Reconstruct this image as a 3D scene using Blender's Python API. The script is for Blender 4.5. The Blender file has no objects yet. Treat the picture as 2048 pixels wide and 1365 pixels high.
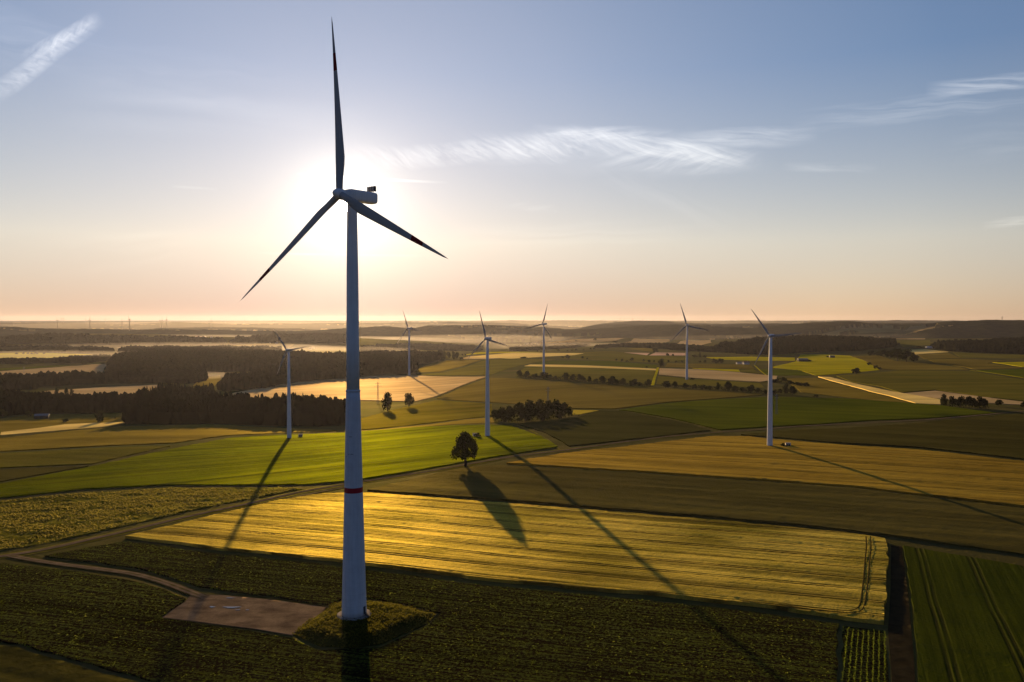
import bpy, math, random
import numpy as np
from mathutils import Vector, Matrix
from mathutils.geometry import delaunay_2d_cdt
rng = np.random.default_rng(7); random.seed(7)
S = bpy.context.scene
COL = S.collection
# ------------------------------------------------------------------ camera model (2048 x 1365 photo pixels)
FPX, CX, CY, YH, CZ = 1593.0, 1024.0, 682.5, 640.0, 98.0
PITCH = math.atan((CY - YH) / FPX)
def ray(px, py):
    px = np.asarray(px, float); py = np.asarray(py, float)
    a = (px - CX) / FPX; b = -(py - CY) / FPX
    d = np.stack([a, math.cos(PITCH) + b * math.sin(PITCH), -math.sin(PITCH) + b * math.cos(PITCH)], -1)
    return d / np.linalg.norm(d, axis=-1, keepdims=True)
def px_az(px): return math.atan((px - CX) / FPX)
# ------------------------------------------------------------------ noise in numpy
def _hash(ix, iy, s):
    h = (ix.astype(np.int64) * 374761393 + iy.astype(np.int64) * 668265263 + s * 1442695041) & 0x7fffffff
    h = ((h ^ (h >> 13)) * 1274126177) & 0x7fffffff
    return ((h ^ (h >> 16)) & 0xffffff) / float(0xffffff)
def vnoise(x, y, s=0):
    ix = np.floor(x); iy = np.floor(y); fx = x - ix; fy = y - iy
    fx = fx * fx * (3 - 2 * fx); fy = fy * fy * (3 - 2 * fy)
    a = _hash(ix, iy, s); b = _hash(ix + 1, iy, s); c = _hash(ix, iy + 1, s); d = _hash(ix + 1, iy + 1, s)
    return (a * (1 - fx) + b * fx) * (1 - fy) + (c * (1 - fx) + d * fx) * fy
def fbm(x, y, s=0, o=4):
    t = 0; a = .5
    for k in range(o):
        t = t + a * vnoise(x, y, s + k * 17); x = x * 2.03; y = y * 2.03; a *= .5
    return t
def smooth(a, b, x):
    t = np.clip((x - a) / (b - a), 0, 1); return t * t * (3 - 2 * t)
# ------------------------------------------------------------------ terrain: control points (photo x, y, ground height) and far ridges
CTRL = [(0,1365,0),(500,1365,0),(1024,1365,0),(1500,1365,0),(2048,1365,0),(708,1245,0),(0,1110,-1),(400,1060,0),(1024,1060,1),(1500,1120,1),(2048,1100,2),
 (933,932,4),(0,1000,-3),(400,960,-2),(640,900,-3),(578,878,-8),(975,873,1),(1200,905,4),(1540,893,4),(1750,930,4),(2048,900,3),(0,880,-12),(250,870,-10),
 (60,835,-24),(200,832,-24),(400,845,-23),(620,848,-21),(470,838,-24),(470,866,-10),(0,780,-35),(250,780,-36),(560,792,-30),(700,775,-26),(850,752,-25),(950,758,-17),(830,790,-20),
 (780,840,-11),(850,820,-12),(930,835,-6),(1040,755,-7),(1180,765,-6),(1310,772,-5),(1620,780,-4),(1130,825,-2),(1300,850,2),(1400,800,-2),(1700,810,-1),(1950,812,-1),
 (1088,742,-7),(1373,757,-9),(1530,755,-8),(1800,745,-8),(2048,770,-5),(1900,720,-12),(1650,725,-12),(1320,727,-12),(1150,715,-14),(1024,716,-16),(1480,715,-16),
 (1120,703,-16),(1250,703,-16),(930,718,-22),(100,740,-40),(100,710,-46),(100,692,-52),(450,745,-44),(450,715,-40),(620,708,-55),(600,765,-36),(690,738,-35),(850,722,-30),
 (780,700,-60),(950,698,-60),(1050,696,-58),(1100,692,-55),(1250,682,-32),(1320,680,-30),(1400,683,-30),(1560,685,2),(1660,684,4),(1480,693,-9),(1760,689,-9),(1600,706,-16),(2000,686,0),(2150,682,6),(1800,678,-14),(1950,700,-18),(2048,690,-12),
 (-300,700,-50),(-300,800,-33),(-300,900,-10),(-300,1100,-2),(2400,700,-14),(2400,800,-6),(2400,950,3)]
_ca = np.array([px_az(c[0]) for c in CTRL])
_cr = []
for c in CTRL:
    d = ray(c[0], c[1]); _cr.append(math.log((CZ - c[2]) * math.hypot(d[0], d[1]) / -d[2]))
_cr = np.array(_cr); _cz = np.array([c[2] for c in CTRL], float)
SA, SR = .16, .22
def _phi(r2): return np.where(r2 > 1e-12, .5 * r2 * np.log(np.maximum(r2, 1e-12)), 0)
_X = np.stack([_ca / SA, _cr / SR], 1); n = len(_X)
_K = _phi(((_X[:, None] - _X[None]) ** 2).sum(-1)) + .05 * np.eye(n)
_Pm = np.concatenate([np.ones((n, 1)), _X], 1)
_A = np.block([[_K, _Pm], [_Pm.T, np.zeros((3, 3))]])
_w = np.linalg.solve(_A, np.concatenate([_cz, np.zeros(3)]))
RIDGES = [  # distance, log-width, crest in photo pixels
 (17500, .10, [(-400,648),(500,649),(560,647.6),(690,648),(800,645),(960,644),(1024,643),(1200,643.5),(1400,644),(2048,643),(2500,643)]),
 (11500, .12, [(-400,650),(0,650),(110,649),(200,651),(265,651.3),(340,648.5),(420,650),(480,651.5),(560,650),(690,650.3),(800,649),(900,647.5),(1000,649),(1100,655),(1160,658),(1205,650),(1270,645),(1320,645.5),(1380,649),(1450,650),(1600,650),(2500,652)]),
 (8600, .09, [(-400,664),(300,663),(310,660),(420,659),(500,659),(600,661),(650,666),(760,664),(850,662),(1000,668),(1100,672),(1135,664),(1190,654.5),(1250,652.5),(1330,653),(1420,654),(1500,652),(1560,650.5),(1640,652),(1760,650),(1830,651),(1900,654),(2500,660)]),
 (6600, .10, [(-400,664),(0,659.5),(30,659),(60,662),(250,665),(340,664),(480,667),(600,668),(700,661),(770,658),(830,660),(860,655.5),(930,655),(1040,657.5),(1090,661),(1140,664.5),(1190,663),(1250,659),(1300,655.5),(1350,654),(1400,655.5),(1450,658.5),(1500,661),(1560,657),(1620,651),(1700,648.5),(1760,653),(1800,655.5),(1850,653),(1900,648.5),(1990,645.5),(2048,647),(2500,651)]),
 (5000, .09, [(-400,670),(0,671),(40,670),(110,666),(170,666),(250,668),(350,670),(470,672),(560,671),(660,672),(740,674),(800,676),(870,682),(960,690),(1050,692),(1150,680),(1250,677),(1400,681),(1600,675),(1700,676),(1800,677),(1900,676),(2500,675)])]
def z_near(az, w):
    q = np.stack([np.clip(az, -.75, .75) / SA, np.clip(w, math.log(190), math.log(5600)) / SR], -1)
    out = np.zeros(q.shape[:-1])
    for i in range(n): out += _w[i] * _phi(((q - _X[i]) ** 2).sum(-1))
    return out + _w[n] + _w[n + 1] * q[..., 0] + _w[n + 2] * q[..., 1]
def z_far(az, w):
    R = np.exp(w); base = np.interp(R, [3000, 4800, 9000, 14000, 22000, 34000], [-55, -62, -45, -15, 22, 60])
    z = base.copy()
    for (Ri, s, crest) in RIDGES:
        ca = np.array([px_az(c[0]) for c in crest]); d = ray([c[0] for c in crest], [c[1] for c in crest])
        zc = CZ + d[:, 2] / np.hypot(d[:, 0], d[:, 1]) * Ri
        azz = np.clip(az, -.85, .85)
        a = np.interp(azz, ca, zc)
        wob = (fbm(azz * 38 + Ri, azz * 0 + Ri * .01, 5) - .47) * .0022 * Ri + (fbm(azz * 150 + Ri, azz * 0 + 3.3, 9) - .47) * .0006 * Ri
        shift = (fbm(azz * 9 + Ri, azz * 0, 31) - .47) * s * 1.2
        wid = s * np.where(w < math.log(Ri) + shift, 1.1, .9)
        z = np.maximum(z, base + (a + wob * .6 - base) * np.exp(-((w - math.log(Ri) - shift) / wid) ** 2))
    return z + (fbm(az * 60, w * 30, 77) - .47) * 5 * smooth(4500, 7000, R)
AZ0, AZ1, DAZ = -.84, .84, .003
W0, W1, DW = math.log(15), math.log(33000), .008
_ta = np.arange(AZ0, AZ1 + DAZ / 2, DAZ); _tw = np.arange(W0, W1 + DW, DW)
_ga, _gw = np.meshgrid(_ta, _tw, indexing='ij')
_bl = smooth(4100, 5300, np.exp(_gw))
TAB = z_near(_ga, _gw) * (1 - _bl) + z_far(_ga, _gw) * _bl
# gentle swells so that no field is a perfect plane
_gx = np.exp(_gw) * np.sin(_ga); _gy = np.exp(_gw) * np.cos(_ga)
TAB += (fbm(_gx / 260, _gy / 260, 3, 2) - .37) * 2.2 * smooth(330, 700, np.exp(_gw)) * (1 - _bl)
def tz(x, y):
    x = np.asarray(x, float); y = np.asarray(y, float)
    az = np.arctan2(x, y); w = np.log(np.maximum(np.hypot(x, y), 16))
    i = np.clip((np.clip(az, AZ0, AZ1) - AZ0) / DAZ, 0, len(_ta) - 1.001); j = np.clip((w - W0) / DW, 0, len(_tw) - 1.001)
    i0 = i.astype(int); j0 = j.astype(int); fi = i - i0; fj = j - j0
    z = (TAB[i0, j0] * (1 - fi) + TAB[i0 + 1, j0] * fi) * (1 - fj) + (TAB[i0, j0 + 1] * (1 - fi) + TAB[i0 + 1, j0 + 1] * fi) * fj
    back = smooth(.8, 1.5, np.abs(az))
    return z * (1 - back)
_ws = np.arange(math.log(100), W1 - .01, .002); _Rs = np.exp(_ws)
def P(px, py):
    """ground point first met by the sight line through a photo pixel"""
    d = ray(px, py); h = math.hypot(d[0], d[1]); ux, uy = d[0] / h, d[1] / h
    g = CZ + d[2] / h * _Rs - tz(_Rs * ux, _Rs * uy)
    k = np.argmax(g < 0)
    if g[k] >= 0: k = len(_Rs) - 1
    R = _Rs[k]
    if k > 0:
        t = g[k - 1] / (g[k - 1] - g[k]); R = _Rs[k - 1] + (R - _Rs[k - 1]) * t
    x, y = ux * R, uy * R
    return np.array([x, y, float(tz(x, y))])
def R_of(p): return math.hypot(p[0], p[1])
# ------------------------------------------------------------------ materials
def new_mat(name):
    m = bpy.data.materials.new(name); m.use_nodes = True; nt = m.node_tree
    for nd in list(nt.nodes): nt.nodes.remove(nd)
    return m, nt
class NT:
    def __init__(s, nt): s.nt = nt
    def n(s, t, **k):
        nd = s.nt.nodes.new(t)
        for a, b in k.items(): setattr(nd, a, b)
        return nd
    def put(s, sock, v):
        if hasattr(v, 'is_output'): s.nt.links.new(v, sock)
        elif isinstance(v, (tuple, list)) and len(v) == 3 and sock.type == 'RGBA': sock.default_value = (*v, 1)
        else: sock.default_value = v
    def m(s, op, a, b=0.0, c=None, clamp=False):
        nd = s.n('ShaderNodeMath', operation=op, use_clamp=clamp); s.put(nd.inputs[0], a); s.put(nd.inputs[1], b)
        if c is not None: s.put(nd.inputs[2], c)
        return nd.outputs[0]
    def mix(s, f, a, b, mode='MIX'):
        nd = s.n('ShaderNodeMix', data_type='RGBA', blend_type=mode); s.put(nd.inputs[0], f); s.put(nd.inputs[6], a); s.put(nd.inputs[7], b)
        return nd.outputs[2]
    def map(s, v, rot=(0,0,0), scale=(1,1,1), loc=(0,0,0)):
        nd = s.n('ShaderNodeMapping'); s.put(nd.inputs[0], v); nd.inputs['Rotation'].default_value = rot; nd.inputs['Scale'].default_value = scale; nd.inputs['Location'].default_value = loc
        return nd.outputs[0]
    def noise(s, v, scale=1, detail=2, rough=.5, dist=0):
        nd = s.n('ShaderNodeTexNoise'); s.put(nd.inputs['Vector'], v); nd.inputs['Scale'].default_value = scale; nd.inputs['Detail'].default_value = detail
        nd.inputs['Roughness'].default_value = rough; nd.inputs['Distortion'].default_value = dist
        return nd.outputs[0]
    def mr(s, v, a, b, c=0, d=1):
        nd = s.n('ShaderNodeMapRange'); s.put(nd.inputs[0], v)
        for i, q in enumerate((a, b, c, d)): s.put(nd.inputs[1 + i], q)
        return nd.outputs[0]
    def obj(s): return s.n('ShaderNodeTexCoord').outputs['Object']
    def sep(s, v):
        nd = s.n('ShaderNodeSeparateXYZ'); s.put(nd.inputs[0], v); return nd.outputs
def finish(N, col, rough=.7, spec=.3, bump=None, bdist=.3, bstr=1.0, transl=0, tcol=None, gloss=0, gk=1.7):
    p = N.n('ShaderNodeBsdfPrincipled'); N.put(p.inputs['Base Color'], col); N.put(p.inputs['Roughness'], rough); N.put(p.inputs['Specular IOR Level'], spec)
    nrm = None
    if bump is not None:
        b = N.n('ShaderNodeBump'); b.inputs['Distance'].default_value = bdist; b.inputs['Strength'].default_value = bstr; N.put(b.inputs['Height'], bump); nrm = b.outputs[0]
        N.put(p.inputs['Normal'], nrm)
    sh = p.outputs[0]
    if transl:
        t = N.n('ShaderNodeBsdfTranslucent'); N.put(t.inputs[0], tcol if tcol is not None else col)
        if nrm is not None: N.put(t.inputs['Normal'], nrm)
        mx = N.n('ShaderNodeMixShader'); mx.inputs[0].default_value = transl; N.nt.links.new(sh, mx.inputs[1]); N.nt.links.new(t.outputs[0], mx.inputs[2]); sh = mx.outputs[0]
    if gloss:
        g = N.n('ShaderNodeBsdfGlossy'); g.inputs['Roughness'].default_value = .62; sc = N.n('ShaderNodeVectorMath', operation='SCALE'); N.put(sc.inputs[0], col); sc.inputs['Scale'].default_value = gk; N.nt.links.new(sc.outputs[0], g.inputs['Color'])
        if nrm is not None: N.put(g.inputs['Normal'], nrm)
        mx = N.n('ShaderNodeMixShader'); mx.inputs[0].default_value = gloss; N.nt.links.new(sh, mx.inputs[1]); N.nt.links.new(g.outputs[0], mx.inputs[2]); sh = mx.outputs[0]
    o = N.n('ShaderNodeOutputMaterial'); N.nt.links.new(sh, o.inputs[0])
def crop_mat(name, a, b, ang=0, stripe=.6, sp=3.0, length=80, fine=1.2, bump=.5, tram=0, rough=.9, spec=.0, transl=.35, big=70, soil=None, cover=0, tdark=.5, toff=0, gloss=.1, broad=1.0):
    m, nt = new_mat(name); N = NT(nt)
    v = N.map(N.obj(), rot=(0, 0, -ang))
    nb = N.noise(v, 1 / big, 3)
    ns = N.noise(N.map(v, scale=(1 / length, 1 / sp, .02)), 1, 3, .6)
    nf = N.noise(v, 1 / fine, 4, .65)
    f = N.m('ADD', .5, N.m('ADD', N.m('MULTIPLY', N.m('SUBTRACT', nb, .5), 2.0), N.m('ADD', N.m('MULTIPLY', N.m('SUBTRACT', ns, .5), stripe * 2.6), N.m('MULTIPLY', N.m('SUBTRACT', nf, .5), 1.2))), clamp=True)
    col = N.mix(f, a, b)
    if soil is not None:
        thr = N.m('ADD', nf, N.m('MULTIPLY', N.m('SUBTRACT', ns, .5), .6))
        col = N.mix(N.mr(thr, cover - .07, cover + .07), soil, col)
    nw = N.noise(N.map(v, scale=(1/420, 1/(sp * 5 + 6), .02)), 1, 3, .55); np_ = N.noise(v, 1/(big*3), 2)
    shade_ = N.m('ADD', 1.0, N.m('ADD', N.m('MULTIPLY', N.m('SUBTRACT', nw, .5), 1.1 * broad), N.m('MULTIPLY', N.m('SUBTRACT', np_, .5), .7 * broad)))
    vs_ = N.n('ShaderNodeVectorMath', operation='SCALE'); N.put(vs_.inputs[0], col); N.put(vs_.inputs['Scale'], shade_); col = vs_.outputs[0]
    h = N.m('ADD', N.m('MULTIPLY', nf, 1.0), N.m('MULTIPLY', ns, stripe))
    if tram:
        y = N.sep(v)[1]
        wob = N.m('MULTIPLY', N.m('SUBTRACT', N.noise(N.map(v, scale=(.012, .0, 0)), 1, 2), .5), 3)
        t = N.m('MULTIPLY', N.m('SUBTRACT', N.m('FRACT', N.m('DIVIDE', N.m('ADD', N.m('ADD', y, toff), wob), tram)), .5), tram)
        band = N.mr(N.m('ABSOLUTE', N.m('SUBTRACT', N.m('ABSOLUTE', t), .95)), .35, .8, 1, 0)
        band = N.m('MULTIPLY', band, N.mr(N.noise(v, .05, 2), .3, .6, .35, 1))
        col = N.mix(N.m('MULTIPLY', band, tdark), col, (.035, .03, .012)); h = N.m('SUBTRACT', h, N.m('MULTIPLY', band, .8))
    finish(N, col, rough, spec, h, bump, 1.0, transl, gloss=gloss)
    return m
def plain_mat(name, a, b, scale=.5, rough=.6, spec=.4, bump=0, detail=4, metal=0):
    m, nt = new_mat(name); N = NT(nt); v = N.obj(); nf = N.noise(v, scale, detail, .6)
    finish(N, N.mix(N.mr(nf, .3, .7), a, b), rough, spec, nf if bump else None, bump or .1)
    if metal:
        for nd in nt.nodes:
            if nd.type == 'BSDF_PRINCIPLED': nd.inputs['Metallic'].default_value = metal
    return m
def leaf_mat(name, a, b, transl=.3):
    m, nt = new_mat(name); N = NT(nt)
    nf = N.noise(N.obj(), .5, 3, .6); inf = N.n('ShaderNodeObjectInfo').outputs['Random']
    col = N.mix(N.mr(N.m('ADD', nf, N.m('MULTIPLY', N.m('SUBTRACT', inf, .5), .25)), .3, .7), a, b)
    finish(N, col, .8, .0, None, transl=transl)
    return m
# ------------------------------------------------------------------ mesh and object helpers
def mesh_np(name, V, F, mats, smooth_=True, mi=None):
    me = bpy.data.meshes.new(name); V = np.asarray(V, np.float32)
    if isinstance(F, np.ndarray):
        k = F.shape[1]; me.vertices.add(len(V)); me.vertices.foreach_set('co', V.ravel())
        me.loops.add(F.size); me.loops.foreach_set('vertex_index', F.ravel().astype(np.int32))
        me.polygons.add(len(F)); me.polygons.foreach_set('loop_start', (np.arange(len(F)) * k).astype(np.int32))
        me.update(calc_edges=True)
    else: me.from_pydata([tuple(map(float, v)) for v in V], [], [tuple(f) for f in F]); me.update()
    for m in (mats if isinstance(mats, list) else [mats]): me.materials.append(m)
    if mi is not None: me.polygons.foreach_set('material_index', np.asarray(mi, np.int32))
    if smooth_: me.polygons.foreach_set('use_smooth', np.ones(len(me.polygons), bool))
    return me
def link(name, me, parent=None):
    o = bpy.data.objects.new(name, me); COL.objects.link(o)
    if parent is not None: o.parent = parent
    return o
def tag(o, label=None, cat=None, group=None, kind=None):
    if label: o['label'] = label
    if cat: o['category'] = cat
    if group: o['group'] = group
    if kind: o['kind'] = kind
    return o
def empty(name, loc, rz=0): 
    o = bpy.data.objects.new(name, None); COL.objects.link(o); o.location = [float(q) for q in loc]; o.rotation_euler = (0, 0, rz); return o
def copy_tree(o, parent=None):
    c = o.copy(); COL.objects.link(c)
    if parent is not None: c.parent = parent
    for ch in list(o.children): copy_tree(ch, c)
    return c
class MB:
    def __init__(s): s.v = []; s.f = []
    def add(s, v, f):
        k = len(s.v); s.v += [tuple(map(float, q)) for q in v]; s.f += [tuple(i + k for i in q) for q in f]; return s
    def box(s, c, d, rz=0):
        x, y, z = d[0] / 2, d[1] / 2, d[2] / 2; ca, sa = math.cos(rz), math.sin(rz)
        pts = [(-x,-y,-z),(x,-y,-z),(x,y,-z),(-x,y,-z),(-x,-y,z),(x,-y,z),(x,y,z),(-x,y,z)]
        return s.add([(c[0] + p[0]*ca - p[1]*sa, c[1] + p[0]*sa + p[1]*ca, c[2] + p[2]) for p in pts], [(0,3,2,1),(4,5,6,7),(0,1,5,4),(1,2,6,5),(2,3,7,6),(3,0,4,7)])
    def loft(s, rings, cap=True):
        k = len(rings[0]); v = [p for r in rings for p in r]; f = []
        for i in range(len(rings) - 1):
            for j in range(k): f.append((i*k + j, i*k + (j+1) % k, (i+1)*k + (j+1) % k, (i+1)*k + j))
        if cap: f.append(tuple(range(k))[::-1]); f.append(tuple((len(rings)-1)*k + j for j in range(k)))
        return s.add(v, f)
    def lathe(s, prof, k=32, c=(0,0,0), cap=True):
        return s.loft([[(c[0] + r*math.cos(2*math.pi*j/k), c[1] + r*math.sin(2*math.pi*j/k), c[2] + z) for j in range(k)] for r, z in prof], cap)
    def bar(s, a, b, r, k=5, r2=None):
        a = Vector(a); b = Vector(b); d = (b - a).normalized(); u = d.orthogonal().normalized(); w = d.cross(u); r2 = r if r2 is None else r2
        return s.loft([[tuple(p + (u*math.cos(2*math.pi*j/k) + w*math.sin(2*math.pi*j/k)) * q) for j in range(k)] for p, q in ((a, r), (b, r2))])
    def mesh(s, name, mat, sm=False): return mesh_np(name, s.v, s.f, mat, sm)
    def build(s, name, mat, parent=None, sm=False): return link(name, s.mesh(name, mat, sm), parent)
# ------------------------------------------------------------------ ground and hills
def polar_grid(azs, ws, zadd=None):
    A, W = np.meshgrid(azs, ws, indexing='ij'); X = np.exp(W) * np.sin(A); Y = np.exp(W) * np.cos(A); Z = tz(X, Y)
    if zadd is not None: Z = Z + zadd(X, Y, A, W)
    na, nw = A.shape; idx = np.arange(na * nw).reshape(na, nw)
    F = np.stack([idx[:-1, :-1], idx[1:, :-1], idx[1:, 1:], idx[:-1, 1:]], -1).reshape(-1, 4)[:, ::-1]
    return np.stack([X, Y, Z], -1).reshape(-1, 3), F.copy()
g_mat = crop_mat('ground_grass', (.055,.06,.014), (.10,.085,.03), 0, .3, 5, fine=2.0, bump=.4, transl=.3)
azs = np.concatenate([np.arange(-math.pi, -.85, .1), np.arange(-.85, .85, .006), np.arange(.85, math.pi - .05, .1), [math.pi]])
V, F = polar_grid(azs, np.concatenate([[math.log(15)], np.arange(math.log(60), math.log(5300), .012), [math.log(5300)]]))
V = np.concatenate([V, [[0, 0, float(tz(0, 16))]]])
me = mesh_np('ground', V, F, g_mat); o = link('ground', me); tag(o, kind='structure')
def hmask(X, Y):
    q = fbm(X / 900, Y / 420, 41, 4) + .10 * (fbm(X / 150, Y / 100, 43, 3) - .47); return q
def HT(X, Y):
    z = tz(X, Y); return .27 + .13 * smooth(5, -45, z) + .05 * smooth(9000, 15000, np.hypot(X, Y))
def hadd(X, Y, A, W):
    f = hmask(X, Y) > HT(X, Y)
    cell = fbm(X / 22, Y / 30, 50, 2)
    return np.where(f, 17 + 7 * cell + 1.5 * rng.random(X.shape), 0) * smooth(5200, 5500, np.exp(W)) - 1.2 * (1 - smooth(5200, 5600, np.exp(W)))
m, nt = new_mat('hill_country'); N = NT(nt); v = N.obj()
nfor = N.noise(v, .02, 4, .7)
hf = N.mix(N.mr(nfor, .35, .65), (.010, .012, .008), (.028, .030, .016)); finish(N, hf, 1.0, 0, nfor, 2, 1.0)
hill_forest = m
m, nt = new_mat('hill_fields'); N = NT(nt); v = N.obj()
vor = N.n('ShaderNodeTexVoronoi'); N.put(vor.inputs['Vector'], N.map(v, rot=(0,0,.3), scale=(1/420, 1/240, 0))); vor.inputs['Scale'].default_value = 1
vr = N.sep(vor.outputs['Color'])
finish(N, N.mix(N.mr(vr[0], .45, .6), N.mix(vr[1], (.06,.062,.02), (.10,.08,.03)), N.mix(vr[2], (.26,.18,.08), (.15,.125,.045))), .9, 0)
hill_fields = m
hz = np.concatenate([[-math.pi/2], np.arange(-1.4, -.72, .08), np.arange(-.72, .72, .0016), np.arange(.72, 1.45, .08), [math.pi/2]])
hw = np.arange(math.log(5200), math.log(30000), .0045)
V, F = polar_grid(hz, hw, hadd)
cen = V[F].mean(1); mi = (hmask(cen[:, 0], cen[:, 1]) <= HT(cen[:, 0], cen[:, 1])).astype(int)
link('hills', mesh_np('hills', V, F, [hill_forest, hill_fields], True, mi)); tag(bpy.data.objects['hills'], kind='structure')
# ------------------------------------------------------------------ fields
def in_poly(x, y, poly):
    c = np.zeros(x.shape, bool); k = len(poly)
    for i in range(k):
        x0, y0 = poly[i]; x1, y1 = poly[(i + 1) % k]
        if y0 == y1: continue
        c ^= ((y0 > y) != (y1 > y)) & (x < (x1 - x0) * (y - y0) / (y1 - y0) + x0)
    return c
def world_poly(pp, inset=0.0):
    out = []
    for (x, y) in pp: out.append(P(x, y)[:2])
    q = np.array(out)
    if inset:
        a = .5 * np.sum(q[:, 0] * np.roll(q[:, 1], -1) - np.roll(q[:, 0], -1) * q[:, 1]); s = 1 if a > 0 else -1
        e = np.roll(q, -1, 0) - q; e /= np.linalg.norm(e, axis=1, keepdims=True) + 1e-9; nn = np.stack([-e[:, 1], e[:, 0]], 1) * s
        b = nn + np.roll(nn, 1, 0); b /= np.maximum(np.linalg.norm(b, axis=1, keepdims=True), .4); q = q + b * inset
    return q
def dens(q, s):
    out = []
    for i in range(len(q)):
        a = q[i]; b = q[(i + 1) % len(q)]; k = max(1, int(np.linalg.norm(b - a) / s))
        for t in range(k): out.append(a + (b - a) * t / k)
    return np.array(out)
def sheet(name, q, h, mat, s=None, zf=None, skirt=True, wob=0.0, dmin=0):
    Rm = float(np.median(np.hypot(q[:, 0], q[:, 1])))
    if s is None: s = max(5.0, Rm / 110)
    b = dens(q, max(s, 1.5))
    if wob: b = b + (np.stack([vnoise(b[:, 0] / 7, b[:, 1] / 7, 4), vnoise(b[:, 0] / 7, b[:, 1] / 7, 8)], 1) - .5) * wob
    lo = b.min(0); hi = b.max(0)
    gx, gy = np.meshgrid(np.arange(lo[0], hi[0], s), np.arange(lo[1], hi[1], s)); gx = gx.ravel(); gy = gy.ravel()
    gx = gx + rng.uniform(-.25, .25, gx.shape) * s; gy = gy + rng.uniform(-.25, .25, gy.shape) * s
    k = in_poly(gx, gy, b)
    if dmin: k &= (np.hypot(gx, gy) > dmin)
    pts = np.concatenate([b, np.stack([gx[k], gy[k]], 1)])
    nb = len(b); edges = [(i, (i + 1) % nb) for i in range(nb)]
    vo, eo, fo, *_ = delaunay_2d_cdt([Vector((float(p[0]), float(p[1]))) for p in pts], edges, [], 1, 1e-5, False)
    Vt = np.array([(p.x, p.y) for p in vo]); Fo = np.array([f[:] for f in fo], int)
    a = Vt[Fo[:, 1]] - Vt[Fo[:, 0]]; c = Vt[Fo[:, 2]] - Vt[Fo[:, 0]]; ar = a[:, 0]*c[:, 1] - a[:, 1]*c[:, 0]
    Fo[ar < 0] = Fo[ar < 0][:, ::-1]
    cc = Vt[Fo].mean(1); Fo = Fo[in_poly(cc[:, 0], cc[:, 1], b)]
    z = tz(Vt[:, 0], Vt[:, 1]) + h
    if zf is not None: z = z + zf(Vt[:, 0], Vt[:, 1])
    V3 = np.column_stack([Vt, z])
    if skirt:
        from collections import Counter
        ec = {}
        for f in Fo:
            for i in range(3):
                e = (f[i], f[(i + 1) % 3]); kk = (min(e), max(e)); ec[kk] = None if kk in ec else e
        be = [e for e in ec.values() if e is not None]
        be = np.array(be, int); nv = len(V3)
        used = np.unique(be); mp = -np.ones(nv, int)
        top = V3[used].copy(); bot = top.copy(); bot[:, 2] = tz(top[:, 0], top[:, 1]) - 1.2
        mp[used] = np.arange(len(used)); T = nv; B = nv + len(used)
        F2 = np.concatenate([np.stack([T + mp[be[:, 1]], T + mp[be[:, 0]], B + mp[be[:, 0]]], 1), np.stack([T + mp[be[:, 1]], B + mp[be[:, 0]], B + mp[be[:, 1]]], 1)])
        V3 = np.concatenate([V3, top, bot]); Fo = np.concatenate([Fo, F2])
    return link(name, mesh_np(name, V3, Fo, mat))
def field(name, pp, h, mat, s=None, zf=None, inset=.6, wob=1.5):
    o = sheet(name, world_poly(pp, inset), h, mat, s, zf, True, wob); tag(o, kind='structure'); return o
def ang(p0, p1):
    a = P(*p0); b = P(*p1); return math.atan2(b[1] - a[1], b[0] - a[0])
EXPO = 1.2; SKY_STR = .1; CLOUD_K = 4.2; GLOW = (9.0, 1.5, 1.6, 9.0); DISC = 300; SUN_E = 5.0; SUN_C = (1.0, .66, .30); SKYG = .6; BACK = (.33, .45, .66)
SKY = dict(air=1.0, dust=.1, ozone=2.5); T_TOP = (1.0, .89, .97); T_MID = (1.37, 1.02, .86); T_LOW = (.95, .72, .69); T_LOWS = (.47, .37, .50)
HAZE_D = 1.15e-5; HAZE_C = (.42, .42, .52); HAZE_G = .58
MISTS = [(930,686,5300,900,500,55,.00013,0,5),(1200,668,7300,2200,600,48,.00013,0,0),(300,668,5700,2200,450,44,.0002,0,0),(1750,668,5700,1700,400,38,.00006,0,0),(450,655,9200,4800,1700,95,.000035,0,0),(1000,655,12500,6500,1500,90,.00003,0,0),(415,765,2050,70,90,16,.0007,0,0),(640,704,3800,500,400,30,.00015,0,0),(300,690,4500,1100,350,32,.00032,0,0),(120,700,3300,700,300,28,.00024,0,0),(1150,688,4300,500,250,22,.00022,0,0)]
# ------------------------------------------------------------------ crops: materials
A_bar = ang((600,1055), (1300,1119)); A_gold = ang((1078,934), (1702,976)); A_green = ang((171,972), (860,905)); A_row = ang((300,1135),(900,1195))
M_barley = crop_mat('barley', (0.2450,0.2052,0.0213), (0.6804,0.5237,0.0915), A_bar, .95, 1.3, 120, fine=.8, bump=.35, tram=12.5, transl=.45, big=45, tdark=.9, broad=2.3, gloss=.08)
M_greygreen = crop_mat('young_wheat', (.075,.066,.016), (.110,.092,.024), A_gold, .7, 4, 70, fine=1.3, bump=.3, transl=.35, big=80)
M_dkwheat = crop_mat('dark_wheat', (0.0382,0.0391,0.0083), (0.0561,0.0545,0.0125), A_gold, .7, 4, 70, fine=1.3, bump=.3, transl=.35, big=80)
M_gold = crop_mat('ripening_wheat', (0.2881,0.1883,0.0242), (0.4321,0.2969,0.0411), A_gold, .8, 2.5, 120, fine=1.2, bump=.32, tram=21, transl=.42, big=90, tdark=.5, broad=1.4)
M_gold2 = crop_mat('wheat_dull', (0.0522,0.0474,0.0099), (0.0783,0.0696,0.0145), A_gold, .7, 4, 120, fine=1.6, bump=.3, transl=.35, big=110)
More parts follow.
